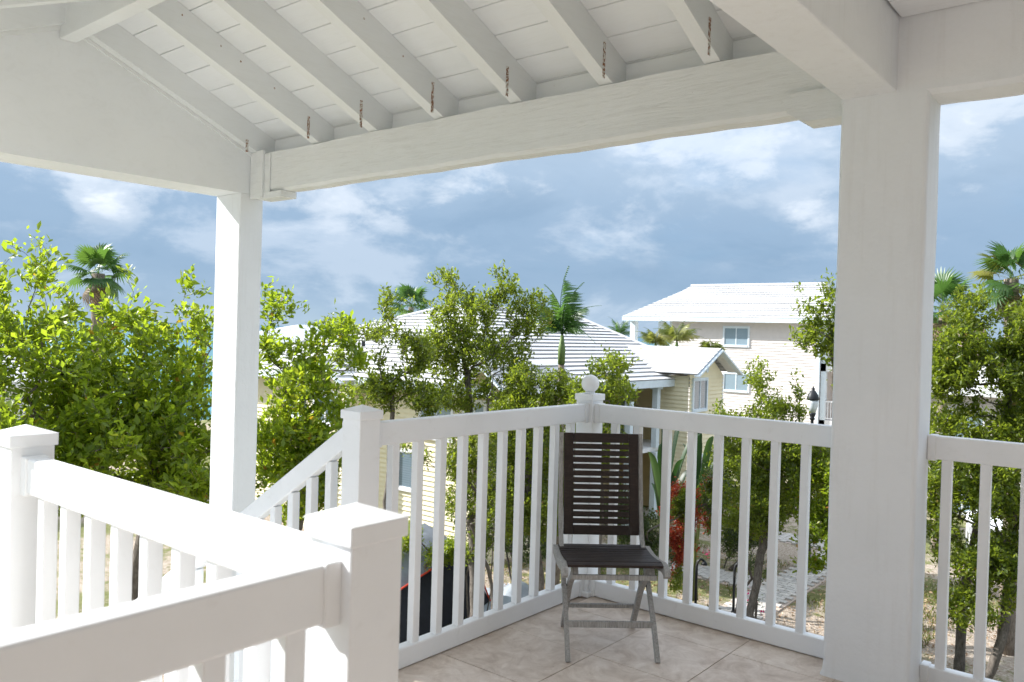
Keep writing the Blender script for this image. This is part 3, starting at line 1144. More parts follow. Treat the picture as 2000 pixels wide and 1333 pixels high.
# ------------------------------------------------------------------ the chair
def make_chair():
    ch = empty('folding_chair', (-2.049, 3.2415, 0), math.atan2(.672, .74), 'weathered wooden folding chair with dark slatted back in the porch corner', 'chair')

    def P(y, z):
        return (y, z)

    def ribbon(pts, x0, x1, th):
        """flat curved bar in the y-z plane, between x0 and x1; pts list of (y,z), th list/scalar of in-plane width"""
        b = MB()
        n = len(pts)
        th = [th] * n if isinstance(th, (int, float)) else th
        vs_, fs = [], []
        for i, (y, z) in enumerate(pts):
            a, c = pts[max(i - 1, 0)], pts[min(i + 1, n - 1)]
            t = Vector((c[0] - a[0], c[1] - a[1])).normalized()
            nx, nz = -t.y, t.x
            for x, s in ((x0, -1), (x1, -1), (x1, 1), (x0, 1)):
                vs_.append((x, y + nx * s * th[i] / 2, z + nz * s * th[i] / 2))
        for i in range(n - 1):
            for k in range(4):
                k2 = (k + 1) % 4
                fs.append((i * 4 + k, i * 4 + k2, (i + 1) * 4 + k2, (i + 1) * 4 + k))
        fs += [(3, 2, 1, 0), tuple((n - 1) * 4 + k for k in range(4))]
        return b.add(vs_, fs)

    def curve(ctrl, n=18):
        c = [Vector(p) for p in ctrl]
        out = []
        m = len(c)
        for i in range(m - 1):
            p0, p1, p2, p3 = c[max(i - 1, 0)], c[i], c[i + 1], c[min(i + 2, m - 1)]
            for k in range(n // (m - 1) + 1):
                t = k / (n // (m - 1) + 1)
                out.append(tuple(0.5 * ((2 * p1) + (-p0 + p2) * t + (2 * p0 - 5 * p1 + 4 * p2 - p3) * t * t + (-p0 + 3 * p1 - 3 * p2 + p3) * t ** 3)))
        out.append(tuple(c[-1]))
        return out
    # long frames: front foot up to the top of the back
    for s in (-1, 1):
        pts = curve([(-0.222, 0.0), (-0.10, 0.16), (0.10, 0.36), (0.20, 0.48), (0.255, 0.68), (0.300, 0.952)], 30)
        x0, x1 = (0.190, 0.210) if s > 0 else (-0.210, -0.190)
        ribbon(pts, x0, x1, 0.024).build('back_leg_frame', 'gwood', ch)
        # foot shoe
    # short curved legs: rear foot up to the seat front
    for s in (-1, 1):
        pts = curve([(0.222, 0.0), (0.135, 0.12), (0.02, 0.27), (-0.09, 0.345), (-0.175, 0.40)], 26)
        x0, x1 = (0.160, 0.184) if s > 0 else (-0.184, -0.160)
        ribbon(pts, x0, x1, [0.023] * (len(pts) - 9) + list(np.linspace(0.024, 0.046, 9))).build('front_leg', 'gwood', ch)
    # seat side rails with their curve, seat slats
    prof = curve([(0.185, 0.415), (0.06, 0.408), (-0.08, 0.418), (-0.17, 0.432), (-0.220, 0.425), (-0.236, 0.404)], 30)
    for s in (-1, 1):
        x0, x1 = (0.188, 0.212) if s > 0 else (-0.212, -0.188)
        q = [(y, z - 0.020) for y, z in prof]
        ribbon(q, x0 + (0.026 if s > 0 else -0.026), x1 + (0.026 if s > 0 else -0.026), 0.040).build('seat_rail', 'gwood', ch)
    # slats follow the profile
    segs = []
    acc = 0.0
    step = 0.037
    cum = [0]
    for a, b in zip(prof[:-1], prof[1:]):
        cum.append(cum[-1] + math.dist(a, b))
    tot = cum[-1]

    def pt(s):
        for i in range(len(cum) - 1):
            if cum[i + 1] >= s:
                t = (s - cum[i]) / max(1e-9, cum[i + 1] - cum[i])
                return (prof[i][0] + (prof[i + 1][0] - prof[i][0]) * t, prof[i][1] + (prof[i + 1][1] - prof[i][1]) * t)
        return prof[-1]
    s = 0.005
    while s + step < tot:
        ribbon([pt(s), pt(s + step / 2), pt(s + step - 0.006)], -0.213, 0.213, 0.013).build('seat_slat', 'dwood', ch)
        s += step
    # cross bars
    MB().cbox(-0.19, 0.19, -0.200, -0.185, 0.358, 0.382, 0.004).build('front_rail', 'gwood', ch)
    MB().cbox(-0.20, 0.20, -0.135, -0.120, 0.122, 0.152, 0.004).build('stretcher', 'gwood', ch)
    MB().cbox(-0.172, 0.172, 0.118, 0.138, 0.126, 0.146, 0.004).build('stretcher', 'gwood', ch)
    for sx in (-0.212, 0.186):
        MB().tube([(sx, 0.005, 0.272), (sx + 0.026, 0.005, 0.272)], 0.006, 8).build('pivot_bolt', 'blackmetal', ch)
    # backrest panel: leaning frame with slots
    bk = bpy.data.objects.new('backrest', None)
    bk.empty_display_size = 0.05
    link(bk, ch)
    y0, z0, y1, z1 = 0.200, 0.462, 0.292, 0.952
    Lb = math.dist((y0, z0), (y1, z1))
    bk.location = (0, y0, z0)
    bk.rotation_euler = (-math.atan2(y1 - y0, z1 - z0), 0, 0)
    MB().cbox(-0.187, -0.140, -0.010, 0.010, 0, Lb, 0.003).build('stile', 'dwood', bk)
    MB().cbox(0.140, 0.187, -0.010, 0.010, 0, Lb, 0.003).build('stile', 'dwood', bk)
    MB().cbox(-0.1395, 0.1395, -0.0095, 0.0095, Lb - 0.046, Lb, 0.003).build('top_rail', 'dwood', bk)
    MB().cbox(-0.1395, 0.1395, -0.0095, 0.0095, 0, 0.046, 0.003).build('bottom_rail', 'dwood', bk)
    z_lo, z_hi = 0.046, Lb - 0.046
    n = 12
    pitch = (z_hi - z_lo) / (n + 1) if False else (z_hi - z_lo + 0.0075) / 13.0
    # 13 slots between the rails -> 12 slats
    slot = 0.0075
    sl_h = ((z_hi - z_lo) - 13 * slot) / 12
    me = MB().cbox(-0.1395, 0.1395, -0.0075, 0.0075, 0, sl_h, 0.002).mesh('slat', 'dwood')
    for i in range(12):
        inst('slat', me, bk, (0, 0, z_lo + slot + i * (sl_h + slot)))


make_chair()

#@@EXTERIOR@@
# =================================================================== EXTERIOR: HOUSES
class House:
    """children are written in world coordinates and parented to an Empty at the base"""
    def __init__(self, name, base, label, cat='house', group=None):
        self.o = empty(name, base, 0, label, cat, group)
        self.b = Vector(base)

    def part(self, mb, name, mat, parent=None, smooth=False):
        o = mb.build(name, mat, parent or self.o, None if parent else -self.b, smooth)
        return o

    def clap(self, a, b, z0, z1, e, mat, name='clapboard_wall', th=0.042, out=1):
        """clapboard wall from plan point a to b; outside is on the right hand when walking a->b"""
        a, b = Vector((*a, 0)), Vector((*b, 0))
        d = (b - a).normalized()
        nrm = Vector((d.y, -d.x, 0)) * out
        mb = MB()
        z = z0
        while z < z1 - 1e-6:
            zt = min(z + e, z1)
            lo, hi = nrm * th, nrm * 0.0
            v = [a + lo + Vector((0, 0, z)), b + lo + Vector((0, 0, z)), b + hi + Vector((0, 0, zt)), a + hi + Vector((0, 0, zt)), a + Vector((0, 0, z)), b + Vector((0, 0, z))]
            mb.add(v, [(0, 1, 2, 3), (4, 5, 1, 0)])
            z = zt
        return self.part(mb, name, mat)

    def slope(self, pts, course, th, mat='roof', name='roof_slope', lip=0.03):
        """planar convex polygon; first edge is the eave; built as stepped tile courses"""
        P = [Vector(p) for p in pts]
        u = (P[1] - P[0]).normalized()
        n = u.cross(P[2] - P[0])
        n.normalize()
        if n.z < 0:
            n = -n
        v = n.cross(u)
        if v.z < 0:
            v = -v
        uv = [((p - P[0]).dot(u), (p - P[0]).dot(v)) for p in P]
        vmax = max(q[1] for q in uv)

        def span(t):
            xs = []
            for i in range(len(uv)):
                (x0, y0), (x1, y1) = uv[i], uv[(i + 1) % len(uv)]
                if (y0 - t) * (y1 - t) <= 0 and abs(y1 - y0) > 1e-9:
                    xs.append(x0 + (x1 - x0) * (t - y0) / (y1 - y0))
                elif abs(y0 - t) < 1e-6:
                    xs.append(x0)
            return (min(xs), max(xs)) if xs else None
        mb = MB()
        t = 0.0
        while t < vmax - 0.02:
            t1 = min(t + course, vmax)
            s0, s1 = span(t + 1e-5), span(t1 - 1e-5)
            if not s0 or not s1:
                break
            w = lambda uu, vv, h: P[0] + u * uu + v * vv + n * h
            j = random.uniform(-0.004, 0.004)
            tb = t + 0.07
            V = [w(s0[0], t - 0.03, th + j), w(s0[1], t - 0.03, th + j), w(s1[1], t1, 0.004), w(s1[0], t1, 0.004),
                 w(s0[0], t - 0.03, th - lip + j), w(s0[1], t - 0.03, th - lip + j), w(s0[0], tb, th - lip - 0.006), w(s0[1], tb, th - lip - 0.006), w(s0[0], tb, 0.0), w(s0[1], tb, 0.0)]
            mb.add(V, [(0, 1, 2, 3), (4, 5, 1, 0), (6, 7, 5, 4), (8, 9, 7, 6), (0, 3, 6, 4), (1, 5, 7, 2), (3, 8, 6), (2, 7, 9)])
            t = t1
        return self.part(mb, name, mat)

    def window(self, facing, plane, u0, u1, z0, z1, mull=1, mat='pane', trim='trim', fw=0.10, sill=True):
        """facing '-y' or '+x'; plane is the wall coordinate"""
        def T(mb):
            if facing == '-y':
                mb.v = [(p[0], plane - p[1], p[2]) for p in mb.v]
            else:
                mb.v = [(plane + p[1], p[0], p[2]) for p in mb.v]
            return mb
        f = MB()
        f.box(u0 - fw, u0, 0.0, 0.085, z0 - fw, z1 + fw).box(u1, u1 + fw, 0.0, 0.085, z0 - fw, z1 + fw)
        f.box(u0, u1, 0.0, 0.083, z1, z1 + fw).box(u0, u1, 0.0, 0.105, z0 - fw, z0)
        fo = self.part(T(f), 'window', trim)
        n = mull + 1
        for i in range(n):
            a, b = u0 + (u1 - u0) * i / n, u0 + (u1 - u0) * (i + 1) / n
            p = T(MB().box(a + 0.02, b - 0.02, 0.0, 0.048, z0 + 0.02, z1 - 0.02))
            self.part(p, 'pane', mat, fo)
        s = MB()
        for i in range(1, n):
            a = u0 + (u1 - u0) * i / n
            s.box(a - 0.03, a + 0.03, 0.0, 0.066, z0 + 0.03, z1 - 0.03)
        s.box(u0, u1, 0.0, 0.065, z0, z0 + 0.03).box(u0, u1, 0.0, 0.065, z1 - 0.03, z1)
        self.part(T(s), 'sash', trim, fo)
        return fo


def yellow_house():
    EX, EY = -14.4, 16.7          # eave lines
    WX, WY = -15.1, 17.4          # walls
    ZE = -0.12
    FX, FY = -28.6, 30.4
    h = House('yellow_house', (-21.0, 26.0, G), 'pale yellow clapboard house with white tiled hip roof behind the trees')
    e = 0.15
    h.clap((FX + 0.7, WY), (WX - 0.0, WY), G, ZE, e, 'yellow')
    # recessed porch wall on the side and the front part of that side
    h.clap((WX, WY), (WX, 21.0), G, ZE, e, 'yellow')
    h.clap((WX - 1.9, 21.0), (WX - 1.9, 28.0), G, ZE, e, 'porchwall', 'porch_wall')
    h.clap((WX, 21.0), (WX - 1.9, 21.0), G, ZE, e, 'porchwall', 'porch_wall')
    h.clap((WX - 1.9, 28.05), (WX - 0.0, 28.05), G, ZE, e, 'porchwall', 'porch_wall')
    h.part(MB().box(WX - 1.95, WX + 0.35, 20.9, 28.1, -2.75, -2.60), 'porch_floor', 'trim')
    h.part(MB().box(WX - 1.95, WX + 0.35, 20.9, 28.1, ZE - 0.03, ZE - 0.008), 'porch_ceiling', 'trim')
    # body behind
    h.part(MB().box(FX + 0.75, WX - 2.0, WY + 0.02, FY - 0.7, G, ZE), 'core_wall', 'yellow')
    # corner boards
    for (x, y) in ((WX, WY), (-17.0, WY - 0.0), (FX + 0.72, WY)):
        h.part(MB().box(x - 0.09, x + 0.025, y - 0.025, y + 0.09, G, ZE), 'corner_board', 'trim')
    # roof slopes
    A, B, C_, D = (-22.4, 23.0, 2.30), (-20.7, 23.0, 2.30), (-20.7, 28.9, 2.30), (-22.4, 28.9, 2.30)
    h.slope([(FX, EY, ZE), (EX, EY, ZE), B, A], 0.335, 0.062)
    h.slope([(EX, EY, ZE), (EX, FY, ZE), C_, B], 0.335, 0.062)
    h.slope([(EX, FY, ZE), (FX, FY, ZE), D, C_], 0.335, 0.062)
    h.slope([(FX, FY, ZE), (FX, EY, ZE), A, D], 0.335, 0.062)
    h.part(MB().add([A, B, C_, D], [(0, 1, 2, 3)]), 'roof_top', 'roof')
    # hip and ridge caps
    rc = MB()
    for a, b in (((EX, EY, ZE), B), ((EX, FY, ZE), C_), ((FX, EY, ZE), A), (A, B), (B, C_)):
        a2, b2 = Vector(a) + Vector((0, 0, 0.05)), Vector(b) + Vector((0, 0, 0.05))
        rc.tube([a2, b2], 0.085, 6)
    h.part(rc, 'ridge_cap', 'roof')
    # fascia boards and soffit
    h.part(MB().box(FX, EX, EY - 0.03, EY, ZE - 0.26, ZE + 0.0), 'fascia', 'bluetrim')
    h.part(MB().box(EX, EX + 0.03, EY - 0.03, FY, ZE - 0.26, ZE + 0.0), 'fascia', 'bluetrim')
    h.part(MB().box(FX, EX - 0.002, EY, WY - 0.02, ZE - 0.05, ZE - 0.02).box(WX + 0.02, EX - 0.002, WY - 0.02, FY - 0.002, ZE - 0.05, ZE - 0.02), 'soffit', 'trim')
    # porch columns, two storeys
    for y in (22.4, 24.4, 26.25, 28.4):
        c = MB().cbox(-14.82, -14.60, y - 0.11, y + 0.11, -2.60, ZE - 0.27, 0.01).cbox(-14.88, -14.54, y - 0.17, y + 0.17, ZE - 0.36, ZE - 0.262, 0.01)
        h.part(c, 'porch_column', 'bluetrim')
        h.part(MB().cbox(-14.82, -14.60, y - 0.11, y + 0.11, G, -2.76, 0.01), 'porch_column', 'bluetrim')
    # porch doors
    for y in (25.2, 27.3):
        h.window('+x', WX - 1.9, y - 0.45, y + 0.45, -2.45, -0.55, 0, 'pane2', 'bluetrim')
    h.window('+x', WX - 1.9, 22.6, 23.8, -1.7, -0.6, 1, 'pane', 'bluetrim')
    # ---- gable bump at the far end of the porch (faces the path)
    XG, y0, y1 = -13.8, 27.0, 29.2
    ym = 28.42
    ZG = 0.02
    h.clap((XG, y0), (XG, y1 + 0.6), G, ZG, e, 'yellow', 'gable_wall')
    h.clap((XG - 1.4, y0), (XG, y0), G, ZG, e, 'yellow', 'gable_wall')
    yr_ = y1 + 0.6
    tri = MB().prism([(y0, ZG), (yr_, ZG), (ym, ZG + 0.90)], 'x', XG - 0.10, XG + 0.004)
    h.part(tri, 'gable_panel', 'yellow')
    zp = 1.06
    yl, yr2 = 26.55, 30.25
    for ya, s in ((yl, -1), (yr2, 1)):
        sl = [(XG + 0.55, ya, 0.13), (XG - 6.2, ya, 0.13), (XG - 6.2, ym, zp), (XG + 0.55, ym, zp)]
        h.slope(sl, 0.30, 0.045)
        h.part(MB().bar((XG + 0.53, ya, 0.05), (XG + 0.53, ym, zp - 0.08), 0.06, 0.20, (1, 0, 0.0)), 'barge_board', 'bluetrim')
        h.part(MB().add([(XG + 0.5, ya, 0.10), (XG, ya, 0.10), (XG, ym, zp - 0.03), (XG + 0.5, ym, zp - 0.03)], [(0, 1, 2, 3)]), 'gable_soffit', 'trim')
    vent = MB().lathe([(0.02, 0.0), (0.13, 0.0), (0.15, 0.02), (0.15, 0.05), (0.10, 0.055), (0.095, 0.035), (0.02, 0.03)], 20)
    vent.v = [(XG + p[2], ym - 0.05 + p[0] * 0.8, 0.33 + p[1] * 1.35) for p in vent.v]
    h.part(vent, 'oval_vent', 'bluetrim')
    h.window('+x', XG, 27.28, 28.3, -1.22, -0.14, 1, 'pane2', 'bluetrim', 0.09)
    h.window('+x', XG, 27.28, 28.3, -4.1, -3.0, 1, 'pane2', 'bluetrim', 0.09)
    h.part(MB().box(XG - 0.02, XG + 0.03, y1 + 0.52, y1 + 0.63, G, ZG), 'corner_board', 'trim')
    # ---- bump-out gable on the garden front
    YB = 16.55
    xa, xb, xm = -22.55, -20.05, -21.3
    h.clap((xa + 0.2, YB), (xb - 0.2, YB), G, -0.22, e, 'yellow', 'gable_wall')
    h.clap((xb - 0.2, YB), (xb - 0.2, WY), G, -0.22, e, 'yellow', 'gable_wall')
    h.part(MB().prism([(xa + 0.2, -0.23), (xb - 0.2, -0.23), (xm, 0.36)], 'y', YB - 0.004, YB + 0.1), 'gable_panel', 'yellow')
    for x, in ((xa,), (xb,)):
        h.slope([(x, YB - 0.45, -0.24), (x, YB + 4.0, -0.24), (xm, YB + 4.0, 0.48), (xm, YB - 0.45, 0.48)], 0.30, 0.06)
        h.part(MB().bar((x, YB - 0.44, -0.31), (xm, YB - 0.44, 0.41), 0.06, 0.20, (0, 1, 0)), 'barge_board', 'bluetrim')
    h.part(MB().box(xb - 0.28, xb - 0.17, YB - 0.03, YB + 0.06, G, -0.24), 'corner_board', 'bluetrim')
    h.window('-y', YB, -21.85, -20.75, -1.65, -0.70, 1, 'pane2')
    h.window('-y', YB, -21.85, -20.75, -4.2, -3.1, 1, 'pane2')
    # ---- small gable at the near corner
    YC = 16.9
    ca, cb, cm = -15.9, -13.55, -14.7
    h.part(MB().prism([(ca + 0.2, -0.3), (cb - 0.2, -0.3), (cm, 0.50)], 'y', YC - 0.02, YC + 0.08), 'gable_panel', 'porchwall')
    for x in (ca, cb):
        h.slope([(x, YC - 0.4, -0.25), (x, YC + 3.2, -0.25), (cm, YC + 3.2, 0.60), (cm, YC - 0.4, 0.60)], 0.30, 0.06)
        h.part(MB().bar((x, YC - 0.39, -0.32), (cm, YC - 0.39, 0.53), 0.06, 0.18, (0, 1, 0)), 'barge_board', 'bluetrim')
    # windows of the garden front
    h.window('-y', WY, -15.95, -15.1 - 0.12, -1.15, -0.62, 1, 'pane')
    h.window('-y', WY, -17.75, -16.5, -1.75, -0.62, 1, 'pane')
    h.window('-y', WY, -18.95, -17.95, -3.45, -2.35, 0, 'pane2')
    h.window('-y', WY, -24.5, -23.2, -1.75, -0.62, 1, 'pane')
    h.window('-y', WY, -24.5, -23.2, -4.3, -3.1, 1, 'pane2')
    # vent pipe on the roof
    h.part(MB().tube([(-22.35, 18.9, 0.62), (-22.35, 18.9, 1.0)], 0.07, 8), 'vent_pipe', 'blackmetal')


yellow_house()


def pink_house():
    h = House('pink_house', (-20.0, 48.0, G), 'tall pale pink clapboard house with white tiled roof and balconies')
    Y, WY = 44.0, 44.65
    ZE = 2.62
    xl, xr = -24.2, -15.14
    e = 0.15
    h.clap((xl, WY), (xr, WY), G, ZE - 0.02, e, 'pink', th=0.036)
    h.part(MB().box(xl + 0.02, xr - 0.02, WY + 0.02, 52.0, G, ZE - 0.03), 'core_wall', 'pink')
    h.part(MB().box(xr - 0.14, xr + 0.03, WY - 0.03, WY + 0.12, G, ZE - 0.25), 'corner_board', 'bluetrim')
    h.part(MB().box(xl - 0.03, xl + 0.13, WY - 0.03, WY + 0.12, G, ZE - 0.25), 'corner_board', 'bluetrim')
    # roof
    RL, RR = (-24.75, 48.26, 4.75), (-16.0, 48.26, 4.75)
    BR = (-24.72, 46.01, 3.625)
    BR = (-25.35, 46.01, 3.625)
    h.slope([(-27.25, Y, ZE), (-14.3, Y, ZE), RR, RL, (-24.95, 47.6, 4.42)], 0.33, 0.062)
    h.slope([(-14.3, Y, ZE), (-14.3, 52.5, ZE), RR], 0.33, 0.03)
    h.slope([(-27.25, 52.5, ZE), (-27.25, Y, ZE), (-24.95, 47.6, 4.42), RL], 0.33, 0.03)
    h.slope([(-14.3, 52.5, ZE), (-27.25, 52.5, ZE), RL, RR], 0.33, 0.03)
    h.part(MB().box(-27.25, -14.3, Y - 0.03, Y, ZE - 0.24, ZE + 0.02), 'fascia', 'bluetrim')
    h.part(MB().box(-14.3, -14.27, Y - 0.03, 52.5, ZE - 0.24, ZE + 0.02), 'fascia', 'bluetrim')
    h.part(MB().box(-27.25, -14.31, Y, 52.5, ZE - 0.06, ZE - 0.035), 'soffit', 'trim')
    h.part(MB().tube([Vector(RL) + Vector((0, 0, .05)), Vector(RR) + Vector((0, 0, .05))], 0.08, 6), 'ridge_cap', 'roof')
    # windows
    h.window('-y', WY, -20.62, -19.20, 1.05, 2.06, 1, 'pane', 'bluetrim', 0.10)
    h.window('-y', WY, -20.55, -19.12, -1.56, -0.62, 1, 'pane', 'bluetrim', 0.10)
    h.window('-y', WY, -20.55, -19.12, -4.2, -3.2, 1, 'pane', 'bluetrim', 0.10)
    # open porch at the left end
    for x in (-26.75, -24.75):
        h.part(MB().cbox(x - 0.19, x + 0.19, Y + 0.45, Y + 0.83, G, ZE - 0.25, 0.02), 'porch_column', 'bluetrim')
    h.part(MB().box(-27.1, xl, Y + 0.3, 51, -0.15, 0.05), 'porch_floor', 'trim')
    # recessed wing with balconies
    h.part(MB().box(xr + 0.02, -8.5, 47.4, 52, G, ZE), 'brick_wall', 'brick')
    for zf in (0.22, -2.85):
        h.part(MB().box(xr + 0.03, -8.6, 44.9, 47.4, zf - 0.42, zf), 'balcony_slab', 'trim')
        rl = h.part(MB().box(xr + 0.03, -8.6, 44.92, 44.98, zf + 0.98, zf + 1.05).box(xr + 0.03, -8.6, 44.92, 44.98, zf + 0.08, zf + 0.14), 'balcony_rail', 'trim')
        bm_ = MB()
        x = xr + 0.15
        while x < -8.7:
            bm_.box(x - 0.02, x + 0.02, 44.93, 44.97, zf + 0.14, zf + 0.98)
            x += 0.15
        h.part(bm_, 'balusters', 'trim', rl)
        h.window('-y', 47.4, -14.2, -13.5, zf + 0.25, zf + 2.1, 0, 'pane2', 'bluetrim', 0.10)
    h.part(MB().box(xr + 0.03, xr + 0.3, 44.9, 45.15, G, ZE - 0.25), 'porch_column', 'bluetrim')


pink_house()


def metal_roof_pavilion():
    h = House('beach_pavilion', (-36.5, 30.0, G), 'low beach pavilion with pale blue ribbed metal roof near the sea', 'pavilion')
    x0, x1, y0, y1 = -41, -33, 24, 33
    ze, zr = 0.55, 1.45
    a, b, r0, r1 = (x0, y0, ze), (x1, y0, ze), (x1 - 1.6, 28.5, zr), (x0 + 1.6, 28.5, zr)
    h.part(MB().add([a, b, r0, r1], [(0, 1, 2, 3)]), 'roof_slope', 'metalroof')
    h.part(MB().add([b, (x1, y1, ze), r0], [(0, 1, 2)]), 'roof_slope', 'metalroof')
    h.part(MB().add([(x1, y1, ze), (x0, y1, ze), r1, r0], [(0, 1, 2, 3)]), 'roof_slope', 'metalroof')
    h.part(MB().add([(x0, y1, ze), a, r1], [(0, 1, 2)]), 'roof_slope', 'metalroof')
    ribs = MB()
    for i in range(28):
        t = (i + 0.5) / 28
        p = Vector(a).lerp(Vector(b), t)
        q = Vector(r1).lerp(Vector(r0), min(1, max(0, (t * 8 - 1.6) / 4.8)))
        ribs.bar(p + Vector((0, 0, .04)), q + Vector((0, 0, .04)), 0.05, 0.07)
    for i in range(24):
        t = (i + 0.5) / 24
        p = Vector(b).lerp(Vector((x1, y1, ze)), t)
        ribs.bar(p + Vector((0, 0, .04)), p.lerp(Vector(r0), 1 - abs(t - 0.5) * 1.2) + Vector((0, 0, .04)), 0.05, 0.07)
    h.part(ribs, 'roof_ribs', 'trim')
    for x in (x0 + .5, -37, x1 - .5):
        for y in (y0 + .5, y1 - .5):
            h.part(MB().cbox(x - .15, x + .15, y - .15, y + .15, G, ze, 0.02), 'post', 'trim')
    h.part(MB().box(x0 + 1, x1 - 1, y0 + 2, y1 - 1, G, 0.4), 'wall', 'cream')


metal_roof_pavilion()


def cottage(base, size, zt, rz, label, wallmat):
    h = House('cottage', base, label)
    sx, sy = size
    H = zt - base[2]
    bx = base
    h.part(MB().box(bx[0] - sx / 2, bx[0] + sx / 2, bx[1] - sy / 2, bx[1] + sy / 2, G, zt), 'wall', wallmat)
    o = 0.6
    x0, x1, y0, y1 = bx[0] - sx / 2 - o, bx[0] + sx / 2 + o, bx[1] - sy / 2 - o, bx[1] + sy / 2 + o
    k = min(sx, sy) / 2 * 0.9
    A, B, C_, D = (x0 + k, y0 + k, zt + 0.42 * k), (x1 - k, y0 + k, zt + 0.42 * k), (x1 - k, y1 - k, zt + 0.42 * k), (x0 + k, y1 - k, zt + 0.42 * k)
    for a, b, c, d in (((x0, y0), (x1, y0), B, A), ((x1, y0), (x1, y1), C_, B), ((x1, y1), (x0, y1), D, C_), ((x0, y1), (x0, y0), A, D)):
        h.slope([(*a, zt), (*b, zt), c, d], 0.33, 0.04)
    h.part(MB().add([A, B, C_, D], [(0, 1, 2, 3)]), 'roof_top', 'roof')
    h.part(MB().box(x0, x1, y0 - .03, y0, zt - .2, zt).box(x1, x1 + .03, y0, y1, zt - .2, zt), 'fascia', 'trim')
    for u in (-0.28, 0.22):
        for z in (zt - 2.0, zt - 4.8):
            h.window('-y', bx[1] - sy / 2, bx[0] + u * sx - .6, bx[0] + u * sx + .6, z, z + 1.1, 1, 'pane')
            h.window('+x', bx[0] + sx / 2, bx[1] + u * sy - .6, bx[1] + u * sy + .6, z, z + 1.1, 1, 'pane')
    return h


cottage((-37.0, 11.0, G), (7.5, 7.0), -0.9, 0, 'white cottage glimpsed through the leafy trees towards the sea', 'trim')
cottage((-4.5, 40.0, G), (7.0, 8.0), -0.3, 0, 'pinkish cottage glimpsed behind the trees beyond the wide column', 'pink')


# =================================================================== VEGETATION
def snoise(p, s, ph):
    return (np.sin(p[:, 0] * s + ph) + np.sin(p[:, 1] * s * 1.13 + ph * 1.7) + np.sin(p[:, 2] * s * 0.9 + ph * 2.3)
            + 0.5 * np.sin((p[:, 0] + p[:, 1]) * s * 2.1 + ph) + 0.5 * np.sin((p[:, 2] - p[:, 0]) * s * 1.9 + ph * 3))


def unit(a):
    return a / np.maximum(np.linalg.norm(a, axis=-1, keepdims=True), 1e-9)


LEAF_V = np.array([[0, 0, 0], [0, 0.5, -0.06], [0, 1.0, 0.0], [-0.24, 0.58, 0.05], [0.24, 0.58, 0.05]])
LEAF_F = np.array([[0, 1, 3], [3, 1, 2], [0, 4, 1], [1, 4, 2]])


def leaf_arrays(pos, direc, length, rg, droop=0.0, wid=1.0):
    n = len(pos)
    d = unit(direc)
    upv = unit(np.array([0, 0, 1.0]) + rg.normal(0, 0.55, (n, 3)))
    side = unit(np.cross(d, upv))
    nrm = np.cross(side, d)
    Lg = length[:, None, None]
    V = (pos[:, None, :] + LEAF_V[None, :, 0:1] * wid * Lg * side[:, None, :] + LEAF_V[None, :, 1:2] * Lg * d[:, None, :]
         + LEAF_V[None, :, 2:3] * Lg * nrm[:, None, :])
    V[:, 2, 2] -= droop * length
    F = LEAF_F[None] + (np.arange(n) * len(LEAF_V))[:, None, None]
    return V.reshape(-1, 3), F.reshape(-1, 3)


